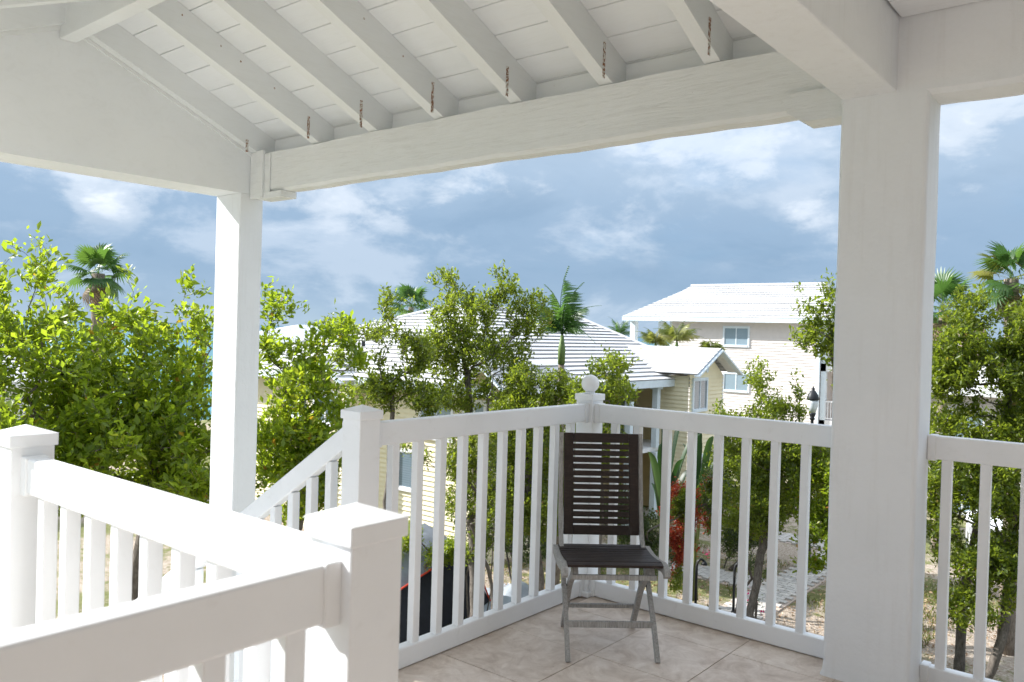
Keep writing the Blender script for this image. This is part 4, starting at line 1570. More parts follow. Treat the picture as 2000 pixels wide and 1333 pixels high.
def grow(name, label, cat, group, base, blobs, n_tips, leafmat, leaf_len=0.075, per_node=4, trunk_r=0.09, bark='bark', gap=0.2, seed=1,
         stems=1, sides=5, fork=0.35, node=0.15, leafmax=9, dens=2.6, spread=0.055, tipk=1.7, shoots=(), red=None, up=0.35):
    """tree or shrub: blobs = (px, py, rx_px, ry_px, depth, thickness_m, weight)"""
    rg = np.random.default_rng(seed)
    n_tips = int(n_tips * tipk)
    base = np.array([base[0], base[1], G - 0.05])
    cs, rs, ws = [], [], []
    for px, py, rx, ry, dep, th, w in blobs:
        cs.append(at(px, py, dep))
        rs.append((rx * dep / FPX, ry * dep / FPX, th))
        ws.append(w)
    ws = np.array(ws) / sum(ws)
    tips = []
    ph = seed * 1.37
    fwd = np.array([_f[0], _f[1], 0])
    fwd /= np.linalg.norm(fwd)
    rgt = np.array([_r[0], _r[1], 0])
    rgt /= np.linalg.norm(rgt)
    for c, r_, w in zip(cs, rs, ws):
        m = int(round(n_tips * w * 2.4)) + 6
        v = unit(rg.normal(0, 1, (m, 3))) * (rg.random((m, 1)) ** 0.42)
        P = c + v[:, 0:1] * r_[0] * rgt + v[:, 2:3] * r_[1] * np.array([0, 0, 1.0]) + v[:, 1:2] * r_[2] * fwd
        keep = snoise(P, 2.6 / max(0.4, min(r_[0], r_[1])), ph) > (-1.2 + gap * 4)
        P = P[keep]
        tips.append(P[: max(3, int(round(n_tips * w)))])
    for px, py, dep in shoots:
        tips.append(np.array([at(px, py, dep)]))
    tips = np.concatenate(tips)
    tips = tips[tips[:, 2] > G + 0.25]
    top = np.mean(np.array(cs) * ws[:, None] * len(cs), axis=0)
    # trunk(s)
    cap = len(tips) * 40 + 4000
    N = np.zeros((cap, 3))
    par = np.full(cap, -1, dtype=np.int64)
    cnt = 0
    low = min(c[2] - r_[1] for c, r_ in zip(cs, rs))
    for s in range(stems):
        b = base + (np.array([rg.normal(0, 0.18), rg.normal(0, 0.18), 0]) if stems > 1 else 0)
        tgt = np.array([top[0], top[1], max(low, G) + (top[2] - max(low, G)) * 0.55])
        if stems > 1:
            tgt = tgt + np.array([rg.normal(0, rs[0][0] * .5), rg.normal(0, rs[0][0] * .5), 0])
        m = max(6, int(np.linalg.norm(tgt - b) / 0.3))
        prev = -1
        bend = rg.normal(0, 0.14, 3) * np.array([1, 1, 0.2])
        for i in range(m + 1):
            t = i / m
            p = b + (tgt - b) * np.array([t ** 1.25, t ** 1.25, t]) + bend * math.sin(t * math.pi * 1.3) + rg.normal(0, 0.015, 3)
            N[cnt] = p
            par[cnt] = prev
            prev = cnt
            cnt += 1
    start = cnt
    trunk_low = base[2] + (max(low, G) - base[2]) * fork
    order = np.argsort(np.linalg.norm(tips - top, axis=1) + rg.normal(0, 0.15, len(tips)))
    tipidx = []
    for ti in order:
        T = tips[ti]
        D = N[:cnt] - T
        dist = np.linalg.norm(D, axis=1)
        cost = dist + np.maximum(0, D[:, 2] + up * dist) * 1.1
        cost[:cnt][N[:cnt, 2] < trunk_low] += 1.5
        j = int(np.argmin(cost))
        a = N[j].copy()
        dd = dist[j]
        m = max(1, int(dd / node))
        prev = j
        mid = rg.normal(0, 0.10 * dd, 3)
        mid[2] += -0.06 * dd
        if cnt + m + 1 >= cap:
            break
        for i in range(1, m + 1):
            t = i / m
            N[cnt] = a + (T - a) * t + mid * math.sin(t * math.pi) * 0.8 + (rg.normal(0, 0.012, 3) if i < m else 0)
            par[cnt] = prev
            prev = cnt
            cnt += 1
        tipidx.append(prev)
    N, par = N[:cnt], par[:cnt]
    load = np.zeros(cnt)
    load[tipidx] = 1
    for i in range(cnt - 1, -1, -1):
        if par[i] >= 0:
            load[par[i]] += load[i]
    load = np.maximum(load, 0.6)
    rad = np.maximum(0.0028, trunk_r * (load / load.max()) ** 0.70)
    root = empty(name, tuple(base), 0, label, cat, group)
    # ---- woody mesh
    ch = np.where(par >= 0)[0]
    A, B = N[par[ch]], N[ch]
    rb, ra = rad[ch], np.minimum(rad[par[ch]], rad[ch] * 1.6)
    d = unit(B - A)
    ref = np.where(np.abs(d[:, 2:3]) > 0.9, np.array([[1.0, 0, 0]]), np.array([[0, 0, 1.0]]))
    s = unit(np.cross(d, ref))
    u = np.cross(s, d)
    ang = np.arange(sides) * 2 * np.pi / sides
    ringv = np.cos(ang)[None, :, None] * s[:, None, :] + np.sin(ang)[None, :, None] * u[:, None, :]
    V = np.concatenate([A[:, None] + ringv * ra[:, None, None] - d[:, None] * 0.2 * ra[:, None, None], B[:, None] + ringv * rb[:, None, None] + d[:, None] * 0.2 * rb[:, None, None]], axis=1)
    k = np.arange(sides)
    f0 = np.stack([k, (k + 1) % sides, (k + 1) % sides + sides, k + sides], 1)
    F = f0[None] + (np.arange(len(ch)) * 2 * sides)[:, None, None]
    me = np_mesh('trunk', V.reshape(-1, 3) - base, F.reshape(-1, 4), bark, None, True)
    link(bpy.data.objects.new('trunk', me), root)
    # ---- leaves on the thin twigs
    bear = np.where((load <= leafmax) & (par >= 0) & (np.arange(cnt) >= start))[0]
    per_node = int(round(per_node * dens))
    rep = np.repeat(bear, per_node)
    tipset = np.array(tipidx)
    rep = np.concatenate([rep, np.repeat(tipset, per_node * 2)])
    n = len(rep)
    dirs = unit(N[rep] - N[par[rep]])
    rad_ = unit(rg.normal(0, 1, (n, 3)))
    direc = dirs * 0.55 + rad_ * 0.95 + np.array([0, 0, 0.32])
    pos = N[rep] + (N[par[rep]] - N[rep]) * rg.random((n, 1)) * 0.9 + rg.normal(0, spread, (n, 3))
    Ln = leaf_len * rg.uniform(0.45, 1.35, n)
    LV, LF = leaf_arrays(pos, direc, Ln, rg)
    clump = (snoise(pos, 3.1, ph + 2) + 4) / 8
    rnd = np.clip(0.30 * clump + 0.70 * rg.random(n) ** 1.25, 0, 0.955)
    rnd = np.where(rg.random(n) < 0.012, rg.uniform(0.96, 1.0, n), rnd)
    if red is not None:
        isr = (snoise(pos, 4.0, ph) > red)
        kk = np.repeat(isr, 4)
        me = np_mesh('flowers', LV - base, LF[kk], 'petal_red', np.repeat(rg.random(n), 5))
        fo = bpy.data.objects.new('flowers', me)
        link(fo, root)
        fo['kind'] = 'stuff'
        LF = LF[~kk]
    me = np_mesh('crown', LV - base, LF, leafmat, np.repeat(rnd, 5))
    co = bpy.data.objects.new('crown', me)
    link(co, root)
    co['kind'] = 'stuff'
    return root


def B(px, py, rx, ry, dep, th, w=None):
    return (px, py, rx, ry, dep, th, w if w is not None else rx * ry * th)


def gpt(px, dep):
    """plan point under a pixel column at a depth"""
    p = at(px, 700, dep)
    return (p[0], p[1])


# big leafy trees to the left, close to the stairs
TG = 'leafy trees around the balcony'
grow('leafy_tree', 'dense bright green tree beyond the sunlit railing, crown rising left of the palm', 'tree', TG, gpt(40, 10.5),
     [B(55, 520, 55, 55, 10.5, .7), B(30, 610, 115, 80, 10.5, 1.1), B(120, 700, 120, 100, 10.3, 1.2), B(20, 770, 120, 110, 10.5, 1.2), B(130, 840, 150, 110, 10.0, 1.2), B(60, 930, 160, 100, 10.0, 1.2), B(-80, 760, 120, 190, 10.8, 1.2)],
     720, 'leaf_near', 0.118, 4, 0.11, dens=1.15, tipk=1.4, seed=11, gap=0.20, shoots=[(65, 462, 10.5), (20, 480, 10.5), (95, 500, 10.5)])
grow('leafy_tree', 'dense bright green tree just left of the tall stucco column', 'tree', TG, gpt(270, 11.5),
     [B(240, 590, 40, 55, 11.5, .6), B(255, 680, 85, 75, 11.5, 1.0), B(375, 610, 38, 60, 11.6, .6), B(345, 700, 75, 70, 11.5, .9), B(200, 790, 120, 90, 11.2, 1.1), B(350, 800, 95, 100, 11.3, 1.1), B(270, 900, 170, 100, 11.0, 1.2), B(400, 920, 90, 90, 11.0, 1.0)],
     760, 'leaf_near', 0.118, 4, 0.11, dens=1.15, tipk=1.4, seed=12, gap=0.20, shoots=[(245, 525, 11.5), (378, 525, 11.6), (300, 590, 11.5), (410, 560, 11.6)])
grow('leafy_tree', 'bright green tree just right of the tall stucco column', 'tree', TG, gpt(580, 12.5),
     [B(540, 600, 34, 42, 12.5, .5), B(530, 665, 34, 40, 12.5, .5), B(590, 680, 40, 40, 12.5, .5), B(655, 650, 50, 34, 12.5, .6), B(700, 690, 40, 30, 12.6, .5), B(520, 700, 40, 60, 12.6, .5, 0.5 * 40 * 60 * .4), B(600, 760, 75, 60, 12.5, .9), B(560, 850, 80, 80, 12.4, 1.0), B(630, 870, 60, 80, 12.4, .9), B(570, 950, 90, 70, 12.3, 1.0), B(670, 800, 35, 50, 12.6, .5)],
     560, 'leaf_near', 0.112, 4, 0.09, dens=1.35, tipk=1.45, seed=13, gap=0.20, shoots=[(605, 595, 12.5), (535, 552, 12.5), (660, 612, 12.5)])
grow('leafy_tree', 'thin sparse tree in front of the white tiled roof', 'tree', TG, gpt(770, 16.5),
     [B(755, 600, 28, 30, 16.5, .4), B(740, 650, 55, 22, 16.5, .5), B(700, 700, 55, 25, 16.5, .5), B(800, 690, 50, 40, 16.6, .6), B(760, 745, 70, 25, 16.5, .6), B(830, 790, 60, 40, 16.4, .6), B(720, 770, 60, 35, 16.5, .5), B(660, 640, 40, 25, 16.6, .4)],
     330, 'leaf_mid', 0.10, 3, 0.05, dens=1.7, seed=14, gap=0.22, shoots=[(750, 560, 16.5), (800, 585, 16.5)])
grow('leafy_tree', 'tall open-crowned tree in front of the yellow house with several dark stems', 'tree', TG, gpt(940, 18.5),
     [B(865, 555, 38, 32, 18.5, .5), B(975, 555, 38, 38, 18.5, .5), B(925, 610, 85, 45, 18.5, 1.0), B(1030, 615, 50, 50, 18.6, .8), B(860, 660, 60, 50, 18.4, .8), B(950, 690, 90, 50, 18.5, 1.0), B(840, 720, 50, 40, 18.4, .7), B(900, 760, 70, 45, 18.4, .8), B(1000, 760, 60, 45, 18.5, .8)],
     820, 'leaf_mid', 0.105, 4, 0.075, dens=0.95, seed=15, gap=0.20, stems=3, shoots=[(985, 518, 18.5), (875, 522, 18.5), (835, 590, 18.5)])
grow('leafy_tree', 'slender young tree against the pink house beside the wide column', 'tree', TG, gpt(1650, 14.5),
     [B(1618, 575, 20, 35, 14.5, .4), B(1590, 625, 38, 40, 14.5, .5), B(1625, 670, 40, 45, 14.5, .6), B(1570, 665, 25, 25, 14.5, .4), B(1660, 640, 50, 90, 14.5, .6)],
     190, 'leaf_mid', 0.10, 4, 0.045, dens=1.1, seed=16, gap=0.2, shoots=[(1628, 535, 14.5), (1550, 560, 14.5), (1555, 605, 14.5)])
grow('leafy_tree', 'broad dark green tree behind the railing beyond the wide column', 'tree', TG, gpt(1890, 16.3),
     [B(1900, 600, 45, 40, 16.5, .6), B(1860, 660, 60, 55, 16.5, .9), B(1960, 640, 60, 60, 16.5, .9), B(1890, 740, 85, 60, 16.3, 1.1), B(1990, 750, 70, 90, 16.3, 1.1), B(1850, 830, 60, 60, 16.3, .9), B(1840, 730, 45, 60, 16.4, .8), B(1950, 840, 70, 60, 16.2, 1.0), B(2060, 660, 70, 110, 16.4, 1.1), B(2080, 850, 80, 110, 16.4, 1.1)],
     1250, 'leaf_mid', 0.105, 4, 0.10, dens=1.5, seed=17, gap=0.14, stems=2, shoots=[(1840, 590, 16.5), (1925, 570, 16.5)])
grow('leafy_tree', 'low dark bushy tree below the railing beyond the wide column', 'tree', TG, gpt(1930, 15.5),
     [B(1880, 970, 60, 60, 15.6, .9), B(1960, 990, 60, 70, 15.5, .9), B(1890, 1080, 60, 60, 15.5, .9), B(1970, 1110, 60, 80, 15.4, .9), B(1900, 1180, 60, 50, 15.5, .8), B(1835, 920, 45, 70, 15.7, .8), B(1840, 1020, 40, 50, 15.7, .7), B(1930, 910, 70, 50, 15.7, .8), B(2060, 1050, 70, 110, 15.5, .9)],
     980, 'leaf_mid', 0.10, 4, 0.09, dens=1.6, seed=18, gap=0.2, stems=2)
SG = 'shrubs in the garden below the balcony'
grow('garden_shrub', 'dark dense shrub rising behind the railing left of the ball-topped post', 'shrub', SG, gpt(1040, 17.3),
     [B(1035, 735, 50, 28, 17.3, .7), B(1020, 785, 70, 40, 17.3, .9), B(1090, 765, 45, 42, 17.3, .8), B(1040, 870, 80, 60, 17.2, .9), B(1050, 980, 70, 80, 17.2, .9)],
     520, 'leaf_mid', 0.085, 5, 0.09, dens=1.5, seed=21, gap=0.08, stems=2)
grow('garden_shrub', 'bright green shrub rising behind the railing right of the ball-topped post', 'shrub', SG, gpt(1180, 15.8),
     [B(1185, 720, 42, 30, 15.8, .6), B(1150, 765, 40, 35, 15.8, .7), B(1205, 765, 40, 30, 15.8, .7), B(1170, 860, 60, 60, 15.8, .8)],
     280, 'leaf_mid', 0.10, 4, 0.06, dens=1.4, seed=22, gap=0.15, stems=3, shoots=[(1180, 682, 15.8), (1245, 695, 15.8), (1225, 715, 15.8)])
grow('garden_shrub', 'tall dark green bush behind the left railing in front of the yellow wall', 'shrub', SG, gpt(950, 17.0),
     [B(900, 890, 45, 55, 17.8, .7), B(955, 890, 60, 60, 17.2, .8), B(905, 980, 35, 60, 17.8, .6), B(985, 990, 60, 70, 17.2, .8), B(930, 1060, 35, 40, 17.6, .6), B(800, 860, 30, 25, 17.5, .4), B(820, 900, 25, 20, 17.5, .3)],
     520, 'leaf_mid', 0.085, 4, 0.09, dens=1.6, seed=23, gap=0.16, stems=3)
grow('garden_shrub', 'low green bush beside the black tent', 'shrub', SG, gpt(800, 18.4),
     [B(798, 1060, 26, 45, 18.4, .5), B(885, 1075, 40, 25, 18.4, .5), B(850, 1085, 25, 18, 18.2, .4)],
     150, 'leaf_near', 0.06, 5, 0.04, seed=24, gap=0.1, stems=3)
grow('garden_shrub', 'tall bright green bush in front of the pink house wall', 'shrub', SG, gpt(1480, 17.5),
     [B(1480, 740, 26, 36, 17.5, .5), B(1495, 800, 40, 40, 17.5, .7), B(1415, 818, 34, 26, 17.6, .5), B(1545, 790, 30, 40, 17.5, .5), B(1470, 890, 85, 60, 17.5, .9), B(1560, 900, 70, 70, 17.4, .9), B(1470, 990, 80, 60, 17.4, .8)],
     760, 'leaf_mid', 0.092, 4, 0.09, dens=1.4, seed=25, gap=0.12, stems=3, shoots=[(1478, 700, 17.5), (1553, 725, 17.5), (1410, 785, 17.5)])
grow('garden_shrub', 'leafy bush hanging over the paved path beside the wide column', 'shrub', SG, gpt(1640, 16.6),
     [B(1590, 960, 45, 60, 16.8, .7), B(1600, 1050, 45, 55, 16.7, .7), B(1580, 1110, 30, 25, 16.7, .5), B(1660, 980, 60, 110, 16.6, .8)],
     320, 'leaf_near', 0.095, 4, 0.07, dens=1.5, seed=26, gap=0.12, stems=2)
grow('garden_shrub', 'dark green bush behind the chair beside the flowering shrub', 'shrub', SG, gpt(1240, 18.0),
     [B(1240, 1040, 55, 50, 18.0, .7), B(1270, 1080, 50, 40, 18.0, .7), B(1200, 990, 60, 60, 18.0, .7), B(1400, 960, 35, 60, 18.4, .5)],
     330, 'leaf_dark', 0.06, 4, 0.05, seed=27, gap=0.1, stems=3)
grow('garden_shrub', 'dense green hedge bush between the path and the pink house behind the right railing', 'shrub', SG, gpt(1450, 23.5),
     [B(1420, 900, 45, 45, 23.5, .9), B(1500, 890, 70, 50, 23.5, 1.0), B(1580, 900, 60, 60, 23.5, 1.0), B(1410, 980, 45, 45, 23.5, .8), B(1500, 970, 70, 45, 23.5, .9), B(1440, 1040, 60, 30, 23.4, .8), B(1590, 980, 50, 40, 23.5, .9)],
     760, 'leaf_mid', 0.125, 4, 0.07, dens=1.5, seed=81, gap=0.06, stems=4)
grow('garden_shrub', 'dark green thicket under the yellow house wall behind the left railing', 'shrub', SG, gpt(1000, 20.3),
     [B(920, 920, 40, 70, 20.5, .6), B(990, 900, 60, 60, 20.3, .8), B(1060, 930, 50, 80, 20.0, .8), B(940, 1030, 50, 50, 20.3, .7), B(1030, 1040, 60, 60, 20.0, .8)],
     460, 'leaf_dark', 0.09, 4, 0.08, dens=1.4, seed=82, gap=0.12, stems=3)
grow('flowering_shrub', 'shrub covered in orange red bracts seen through the railing beside the chair', 'shrub', None, gpt(1335, 18.8),
     [B(1330, 1005, 38, 42, 18.2, .5), B(1340, 962, 30, 18, 18.2, .4), B(1328, 1075, 30, 45, 18.2, .4), B(1322, 1135, 16, 22, 18.2, .3), B(1390, 980, 20, 60, 18.9, .4)],
     380, 'leaf_mid', 0.075, 4, 0.04, dens=1.5, seed=28, gap=0.05, stems=3, red=-0.5)
grow('pink_flower_shrub', 'thin shrub with magenta flowers beside the paved path', 'shrub', None, gpt(1475, 18.6),
     [B(1475, 1165, 22, 20, 18.6, .3), B(1480, 1120, 28, 28, 18.6, .4), B(1450, 1060, 45, 40, 18.7, .5)],
     140, 'leaf_dark', 0.055, 3, 0.03, seed=29, gap=0.2, stems=3)


def pink_flowers():
    rg = np.random.default_rng(5)
    for nm, pts, lab in (('magenta_blossoms', [(1472, 1170, 18.4), (1468, 1178, 18.4), (1490, 1195, 18.4), (1458, 1160, 18.4), (1466, 1045, 18.5), (1383, 1083, 18.4)], 'magenta blossoms scattered over the thin shrub by the path'),):
        P = []
        for px, py, d in pts:
            P.append(at(px, py, d) + rg.normal(0, 0.06, (16, 3)))
        P = np.concatenate(P)
        V, F = leaf_arrays(P, rg.normal(0, 1, P.shape), rg.uniform(0.04, 0.07, len(P)), rg, 0, 1.6)
        o = bpy.data.objects.new('magenta_blossoms', np_mesh('magenta_blossoms', V, F, 'petal_pink', np.repeat(rg.random(len(P)), 5)))
        root = [q for q in COL.objects if q.name.startswith('pink_flower_shrub')][0]
        link(o, root)
        o.location = -Vector(root.location)
        o['kind'] = 'stuff'


pink_flowers()


# ---- palms
def trunk_tube(root, pts, rads, mat='barkpale', name='trunk', n=10):
    # ringed palm trunk
    P = [Vector(p) for p in pts]
    out, rr = [], []
    for i in range(len(P) - 1):
        m = 8
        for k in range(m):
            t = k / m
            out.append(P[i].lerp(P[i + 1], t))
            rr.append((rads[i] + (rads[i + 1] - rads[i]) * t) * (1.0 + 0.07 * (k % 2)))
    out.append(P[-1])
    rr.append(rads[-1])
    return MB().tube(out, rr, n).build(name, mat, root, None, True)


def fan_leaf(rg, size, nseg=26, droop=0.35):
    """fan leaf in local frame: petiole along +Y then a pleated fan; returns verts, tris"""
    V, F = [], []
    pl = size * 0.9
    w = size * 0.018
    V += [(-w, 0, 0), (w, 0, 0), (w * .7, pl, 0), (-w * .7, pl, 0)]
    F += [(0, 1, 2), (0, 2, 3)]
    for i in range(nseg):
        a = math.radians(-125 + 250 * (i + 0.5) / nseg)
        L_ = size * (1.0 - 0.18 * abs(a) / 2.2) * rg.uniform(0.9, 1.05)
        ww = L_ * 0.055
        dx, dy = math.sin(a), math.cos(a)
        nx, ny = dy, -dx
        z1 = -droop * 0.18 * size
        z2 = -droop * size * rg.uniform(0.5, 1.1)
        o = len(V)
        c = (0, pl, 0)
        m = (dx * L_ * 0.6, pl + dy * L_ * 0.6, z1)
        t = (dx * L_ * (1 - 0.12 * droop), pl + dy * L_ * (1 - 0.12 * droop), z2)
        V += [c, (m[0] - nx * ww, m[1] - ny * ww, m[2] + 0.02 * size), m, (m[0] + nx * ww, m[1] + ny * ww, m[2] + 0.02 * size), t]
        F += [(o, o + 2, o + 1), (o, o + 3, o + 2), (o + 1, o + 2, o + 4), (o + 2, o + 3, o + 4)]
    return np.array(V, float), np.array(F)


def feather_leaf(rg, L_, nl=34, arch=0.6, leaflet=0.38, hang=0.5, twist=0.0):
    """pinnate frond along +Y in local frame, arching down in -Z"""
    V, F = [], []
    pts = []
    for i in range(nl + 1):
        t = i / nl
        pts.append(np.array([twist * L_ * t * t, L_ * t * (1 - 0.25 * arch * t), L_ * (0.10 * math.sin(t * 2.2) - arch * t ** 2.2 * 0.75)]))
    for i in range(nl):
        a, b = pts[i], pts[i + 1]
        w = 0.02 * (1 - i / nl) + 0.004
        o = len(V)
        V += [a + (-w, 0, 0), a + (w, 0, 0), b + (w * .8, 0, 0), b + (-w * .8, 0, 0), a + (0, 0, -w), b + (0, 0, -w)]
        F += [(o, o + 1, o + 2), (o, o + 2, o + 3), (o, o + 3, o + 5), (o, o + 5, o + 4), (o + 1, o + 4, o + 5), (o + 1, o + 5, o + 2)]
        t = i / nl
        if t < 0.10:
            continue
        ll = leaflet * (math.sin(min(1, t * 1.15 + 0.12) * math.pi) ** 0.6 + 0.1) * rg.uniform(0.85, 1.1)
        d = (b - a) / np.linalg.norm(b - a)
        for s in (-1, 1):
            side = np.array([s, 0, 0])
            dr = side * 0.85 + d * 0.55 + np.array([0, 0, -hang * rg.uniform(0.5, 1.2)])
            dr /= np.linalg.norm(dr)
            m = a + dr * ll * 0.5 + np.array([0, 0, 0.02])
            tip = a + dr * ll + np.array([0, 0, -hang * ll * 0.45])
            wv = d * 0.022
            o = len(V)
            V += [a, m - wv, m + wv, tip]
            F += [(o, o + 1, o + 2), (o + 1, o + 3, o + 2)]
    return np.array(V, float), np.array(F)


def place_leaf(root, name, V, F, pos, az, el, roll, mat, rnd):
    me = np_mesh(name, V, F, mat, np.full(len(V), rnd))
    o = bpy.data.objects.new(name, me)
    link(o, root)
    o.location = pos
    m = Matrix.Rotation(az, 4, 'Z') @ Matrix.Rotation(el, 4, 'X') @ Matrix.Rotation(roll, 4, 'Y')
    o.rotation_euler = m.to_euler()
    return o


def fan_palm(px, py, dep, label, size=0.75, nleaf=22, trunk_r=0.11, dead=6, seed=1, light=False, group='fan palms'):
    rg = np.random.default_rng(seed)
    top = at(px, py, dep)
    base = np.array([top[0] + rg.normal(0, .15), top[1] + rg.normal(0, .15), G - 0.05])
    root = empty('fan_palm', tuple(base), 0, label, 'palm tree', group)
    h = top - base
    trunk_tube(root, [(0, 0, 0), (h[0] * .4 + .06, h[1] * .4, h[2] * .5), (h[0], h[1], h[2])], [trunk_r * 1.4, trunk_r, trunk_r * 1.1])
    for i in range(nleaf):
        V, F = fan_leaf(rg, size * rg.uniform(0.8, 1.1), 24, rg.uniform(0.2, 0.6))
        t = i / nleaf
        el = R(78 - 120 * t + rg.normal(0, 8))
        place_leaf(root, 'fan_frond', V, F, tuple(h), i * 2.399 + rg.normal(0, .2), el, rg.normal(0, .25), 'leaf_palm_light' if light and rg.random() < .5 else 'leaf_palm', rg.uniform(0.1, 0.95))
    for i in range(dead):
        V, F = fan_leaf(rg, size * rg.uniform(0.7, 0.95), 20, 0.9)
        place_leaf(root, 'dead_frond', V, F, (h[0], h[1], h[2] - 0.1), i * 2.399 + 1, R(-62 + rg.normal(0, 10)), rg.normal(0, .3), 'leaf_dead', rg.random())
    return root


fan_palm(192, 535, 16.5, 'fan palm standing above the leafy trees near the tall stucco column', 0.38, 22, 0.11, 3, 31)
fan_palm(1975, 545, 17.5, 'fan palm with dry brown fronds above the trees beyond the wide column', 0.50, 24, 0.13, 12, 32, True)
fan_palm(1842, 605, 26.0, 'distant fan palm peeping over the trees right beside the wide column', 0.72, 22, 0.12, 5, 33)
fan_palm(803, 600, 39.0, 'far small fan palm peeping over the white tiled roof ridge', 0.72, 22, 0.12, 3, 34)
#fan_palm(545, 588, 15.0, 'small fan palm head among the leaves right of the tall column', 0.42, 16, 0.08, 2, 35)


def feather_palm(px, py, dep, label, L_, fronds, trunk_r=0.09, mat='leaf_palm', seed=1, leaflet=0.38, shaft=0.7):
    rg = np.random.default_rng(seed)
    top = at(px, py, dep)
    base = np.array([top[0], top[1], G - 0.05])
    root = empty('feather_palm', tuple(base), 0, label, 'palm tree', 'feather palms')
    h = top - base
    trunk_tube(root, [(0, 0, 0), (0.05, 0.03, h[2] * .5), (0, 0, h[2] - shaft)], [trunk_r * 1.5, trunk_r, trunk_r * 0.95])
    MB().tube([(0, 0, h[2] - shaft), (0, 0, h[2] - shaft * .5), (0, 0, h[2])], [trunk_r * 1.15, trunk_r * 1.2, trunk_r * .5], 10).build('crownshaft', 'palmgreen', root, None, True)
    for (az, el, arch, tw, k) in fronds:
        V, F = feather_leaf(rg, L_ * k, 36, arch, leaflet * k, rg.uniform(0.6, 1.1), tw)
        place_leaf(root, 'frond', V, F, tuple(h), az, R(el), rg.normal(0, .15), mat, rg.uniform(0.05, 0.85))
    return root


# azimuth is measured so that 0 points along +Y; image right is about -YAW
AZR, AZL = YAW - R(90), YAW + R(90)
feather_palm(1098, 655, 19.5, 'slender feather palm with one upright frond rising before the white tiled roof', 1.75,
             [(AZR + .2, 86, .10, .01, .98), (AZR, 80, .35, 0, .85), (AZL, 82, .40, 0, .80), (AZL - .1, 66, .75, 0, .95), (AZL + .4, 58, .9, 0, .8), (AZR - .3, 70, .8, 0, .72), (AZR + .4, 52, 1.1, 0, .62),
              (YAW + math.pi, 72, .7, 0, .75), (YAW, 70, .7, 0, .75), (AZL + .9, 40, 1.2, 0, .6), (AZR - .9, 40, 1.2, 0, .6), (YAW + 2.5, 60, 1.0, 0, .65)], 0.075, 'leaf_palm', 41, 0.42)
for q, (px, py, dep, L_, lab) in enumerate(((1322, 668, 37.0, 1.5, 'pale yellow green feather palm in front of the pink house wall'), (1280, 672, 38.5, 1.25, 'pale feather palm between the porch columns of the pink house'),
                                            (1390, 690, 36.0, 0.8, 'small brownish palm tip showing above the little gable roof'), (1211, 655, 70.0, 2.2, 'tiny far palm on the horizon left of the pink house'))):
    rg_ = np.random.default_rng(50 + q)
    fr = [(i * 2.399, 78 - 55 * (i / 13.0) + rg_.normal(0, 5), rg_.uniform(.4, .8), 0, rg_.uniform(.8, 1.05)) for i in range(14)]
    feather_palm(px, py, dep, lab, L_, fr, 0.09, 'leaf_palm_light' if q < 3 else 'leaf_palm', 50 + q, 0.40)


# ---- banana-like plants with broad blades
def banana(px, dep, label, tops, seed, group='broad-leaved plants'):
    rg = np.random.default_rng(seed)
    b = gpt(px, dep)
    root = empty('banana_plant', (b[0], b[1], G - 0.05), 0, label, 'plant', group)
    base = np.array([b[0], b[1], G - 0.05])
    for (tx, ty, dd, L_, w) in tops:
        tip = at(tx, ty, dep + dd) - base
        start = np.array([rg.normal(0, .08), rg.normal(0, .08), 0.2])
        # stalk up to the blade then a blade with midrib
        s0 = tip * np.array([.35, .35, 1]) * 0.62
        MB().tube([tuple(start), tuple(s0 * .5 + start * .5 + np.array([0, 0, .15])), tuple(s0)], [0.05, 0.035, 0.018], 6).build('stalk', 'petiole', root, None, True)
        n = 14
        V, F = [], []
        out = unit((tip - s0)[None])[0]
        side = np.cross(out, [0, 0, 1.0])
        if np.linalg.norm(side) < 0.2:
            side = np.array([_r[0], _r[1], 0.0])
        side = side / np.linalg.norm(side)
        nr = np.cross(side, out)
        Ln = np.linalg.norm(tip - s0)
        for i in range(n + 1):
            t = i / n
            c = s0 + (tip - s0) * t + np.array([0, 0, 0.22 * Ln * math.sin(t * math.pi) - 0.12 * Ln * t * t])
            ww = 0.62 * w * (math.sin(min(1, t * 1.05 + .06) * math.pi) ** 0.55) * rg.uniform(.88, 1.05)
            V += [c - side * ww + nr * ww * .28, c - side * ww * .5 + nr * ww * .10, c, c + side * ww * .5 + nr * ww * .10, c + side * ww + nr * ww * .28]
        for i in range(n):
            for k in range(4):
                o = i * 5 + k
                F.append((o, o + 1, o + 6, o + 5))
        me = np_mesh('blade', np.array(V), np.array(F), 'leaf_banana', np.full(len(V), rg.random()), True)
        link(bpy.data.objects.new('blade', me), root)


banana(1305, 19.0, 'broad-leaved plant standing behind the right railing with a pale upright blade',
       [(1345, 782, .2, 1, .16), (1300, 800, 0, 1, .17), (1262, 865, -.3, 1, .2), (1290, 850, .4, 1, .18), (1375, 830, .2, 1, .17), (1340, 880, -.4, 1, .2), (1270, 930, .2, 1, .2), (1320, 940, -.3, 1, .22), (1360, 900, .3, 1, .18)], 61)
banana(1370, 20.0, 'broad-leaved plant in front of the little yellow gable', [(1365, 815, 0, 1, .15), (1395, 835, .1, 1, .15), (1330, 850, .2, 1, .16), (1380, 900, -.2, 1, .18), (1410, 880, .1, 1, .16)], 62)


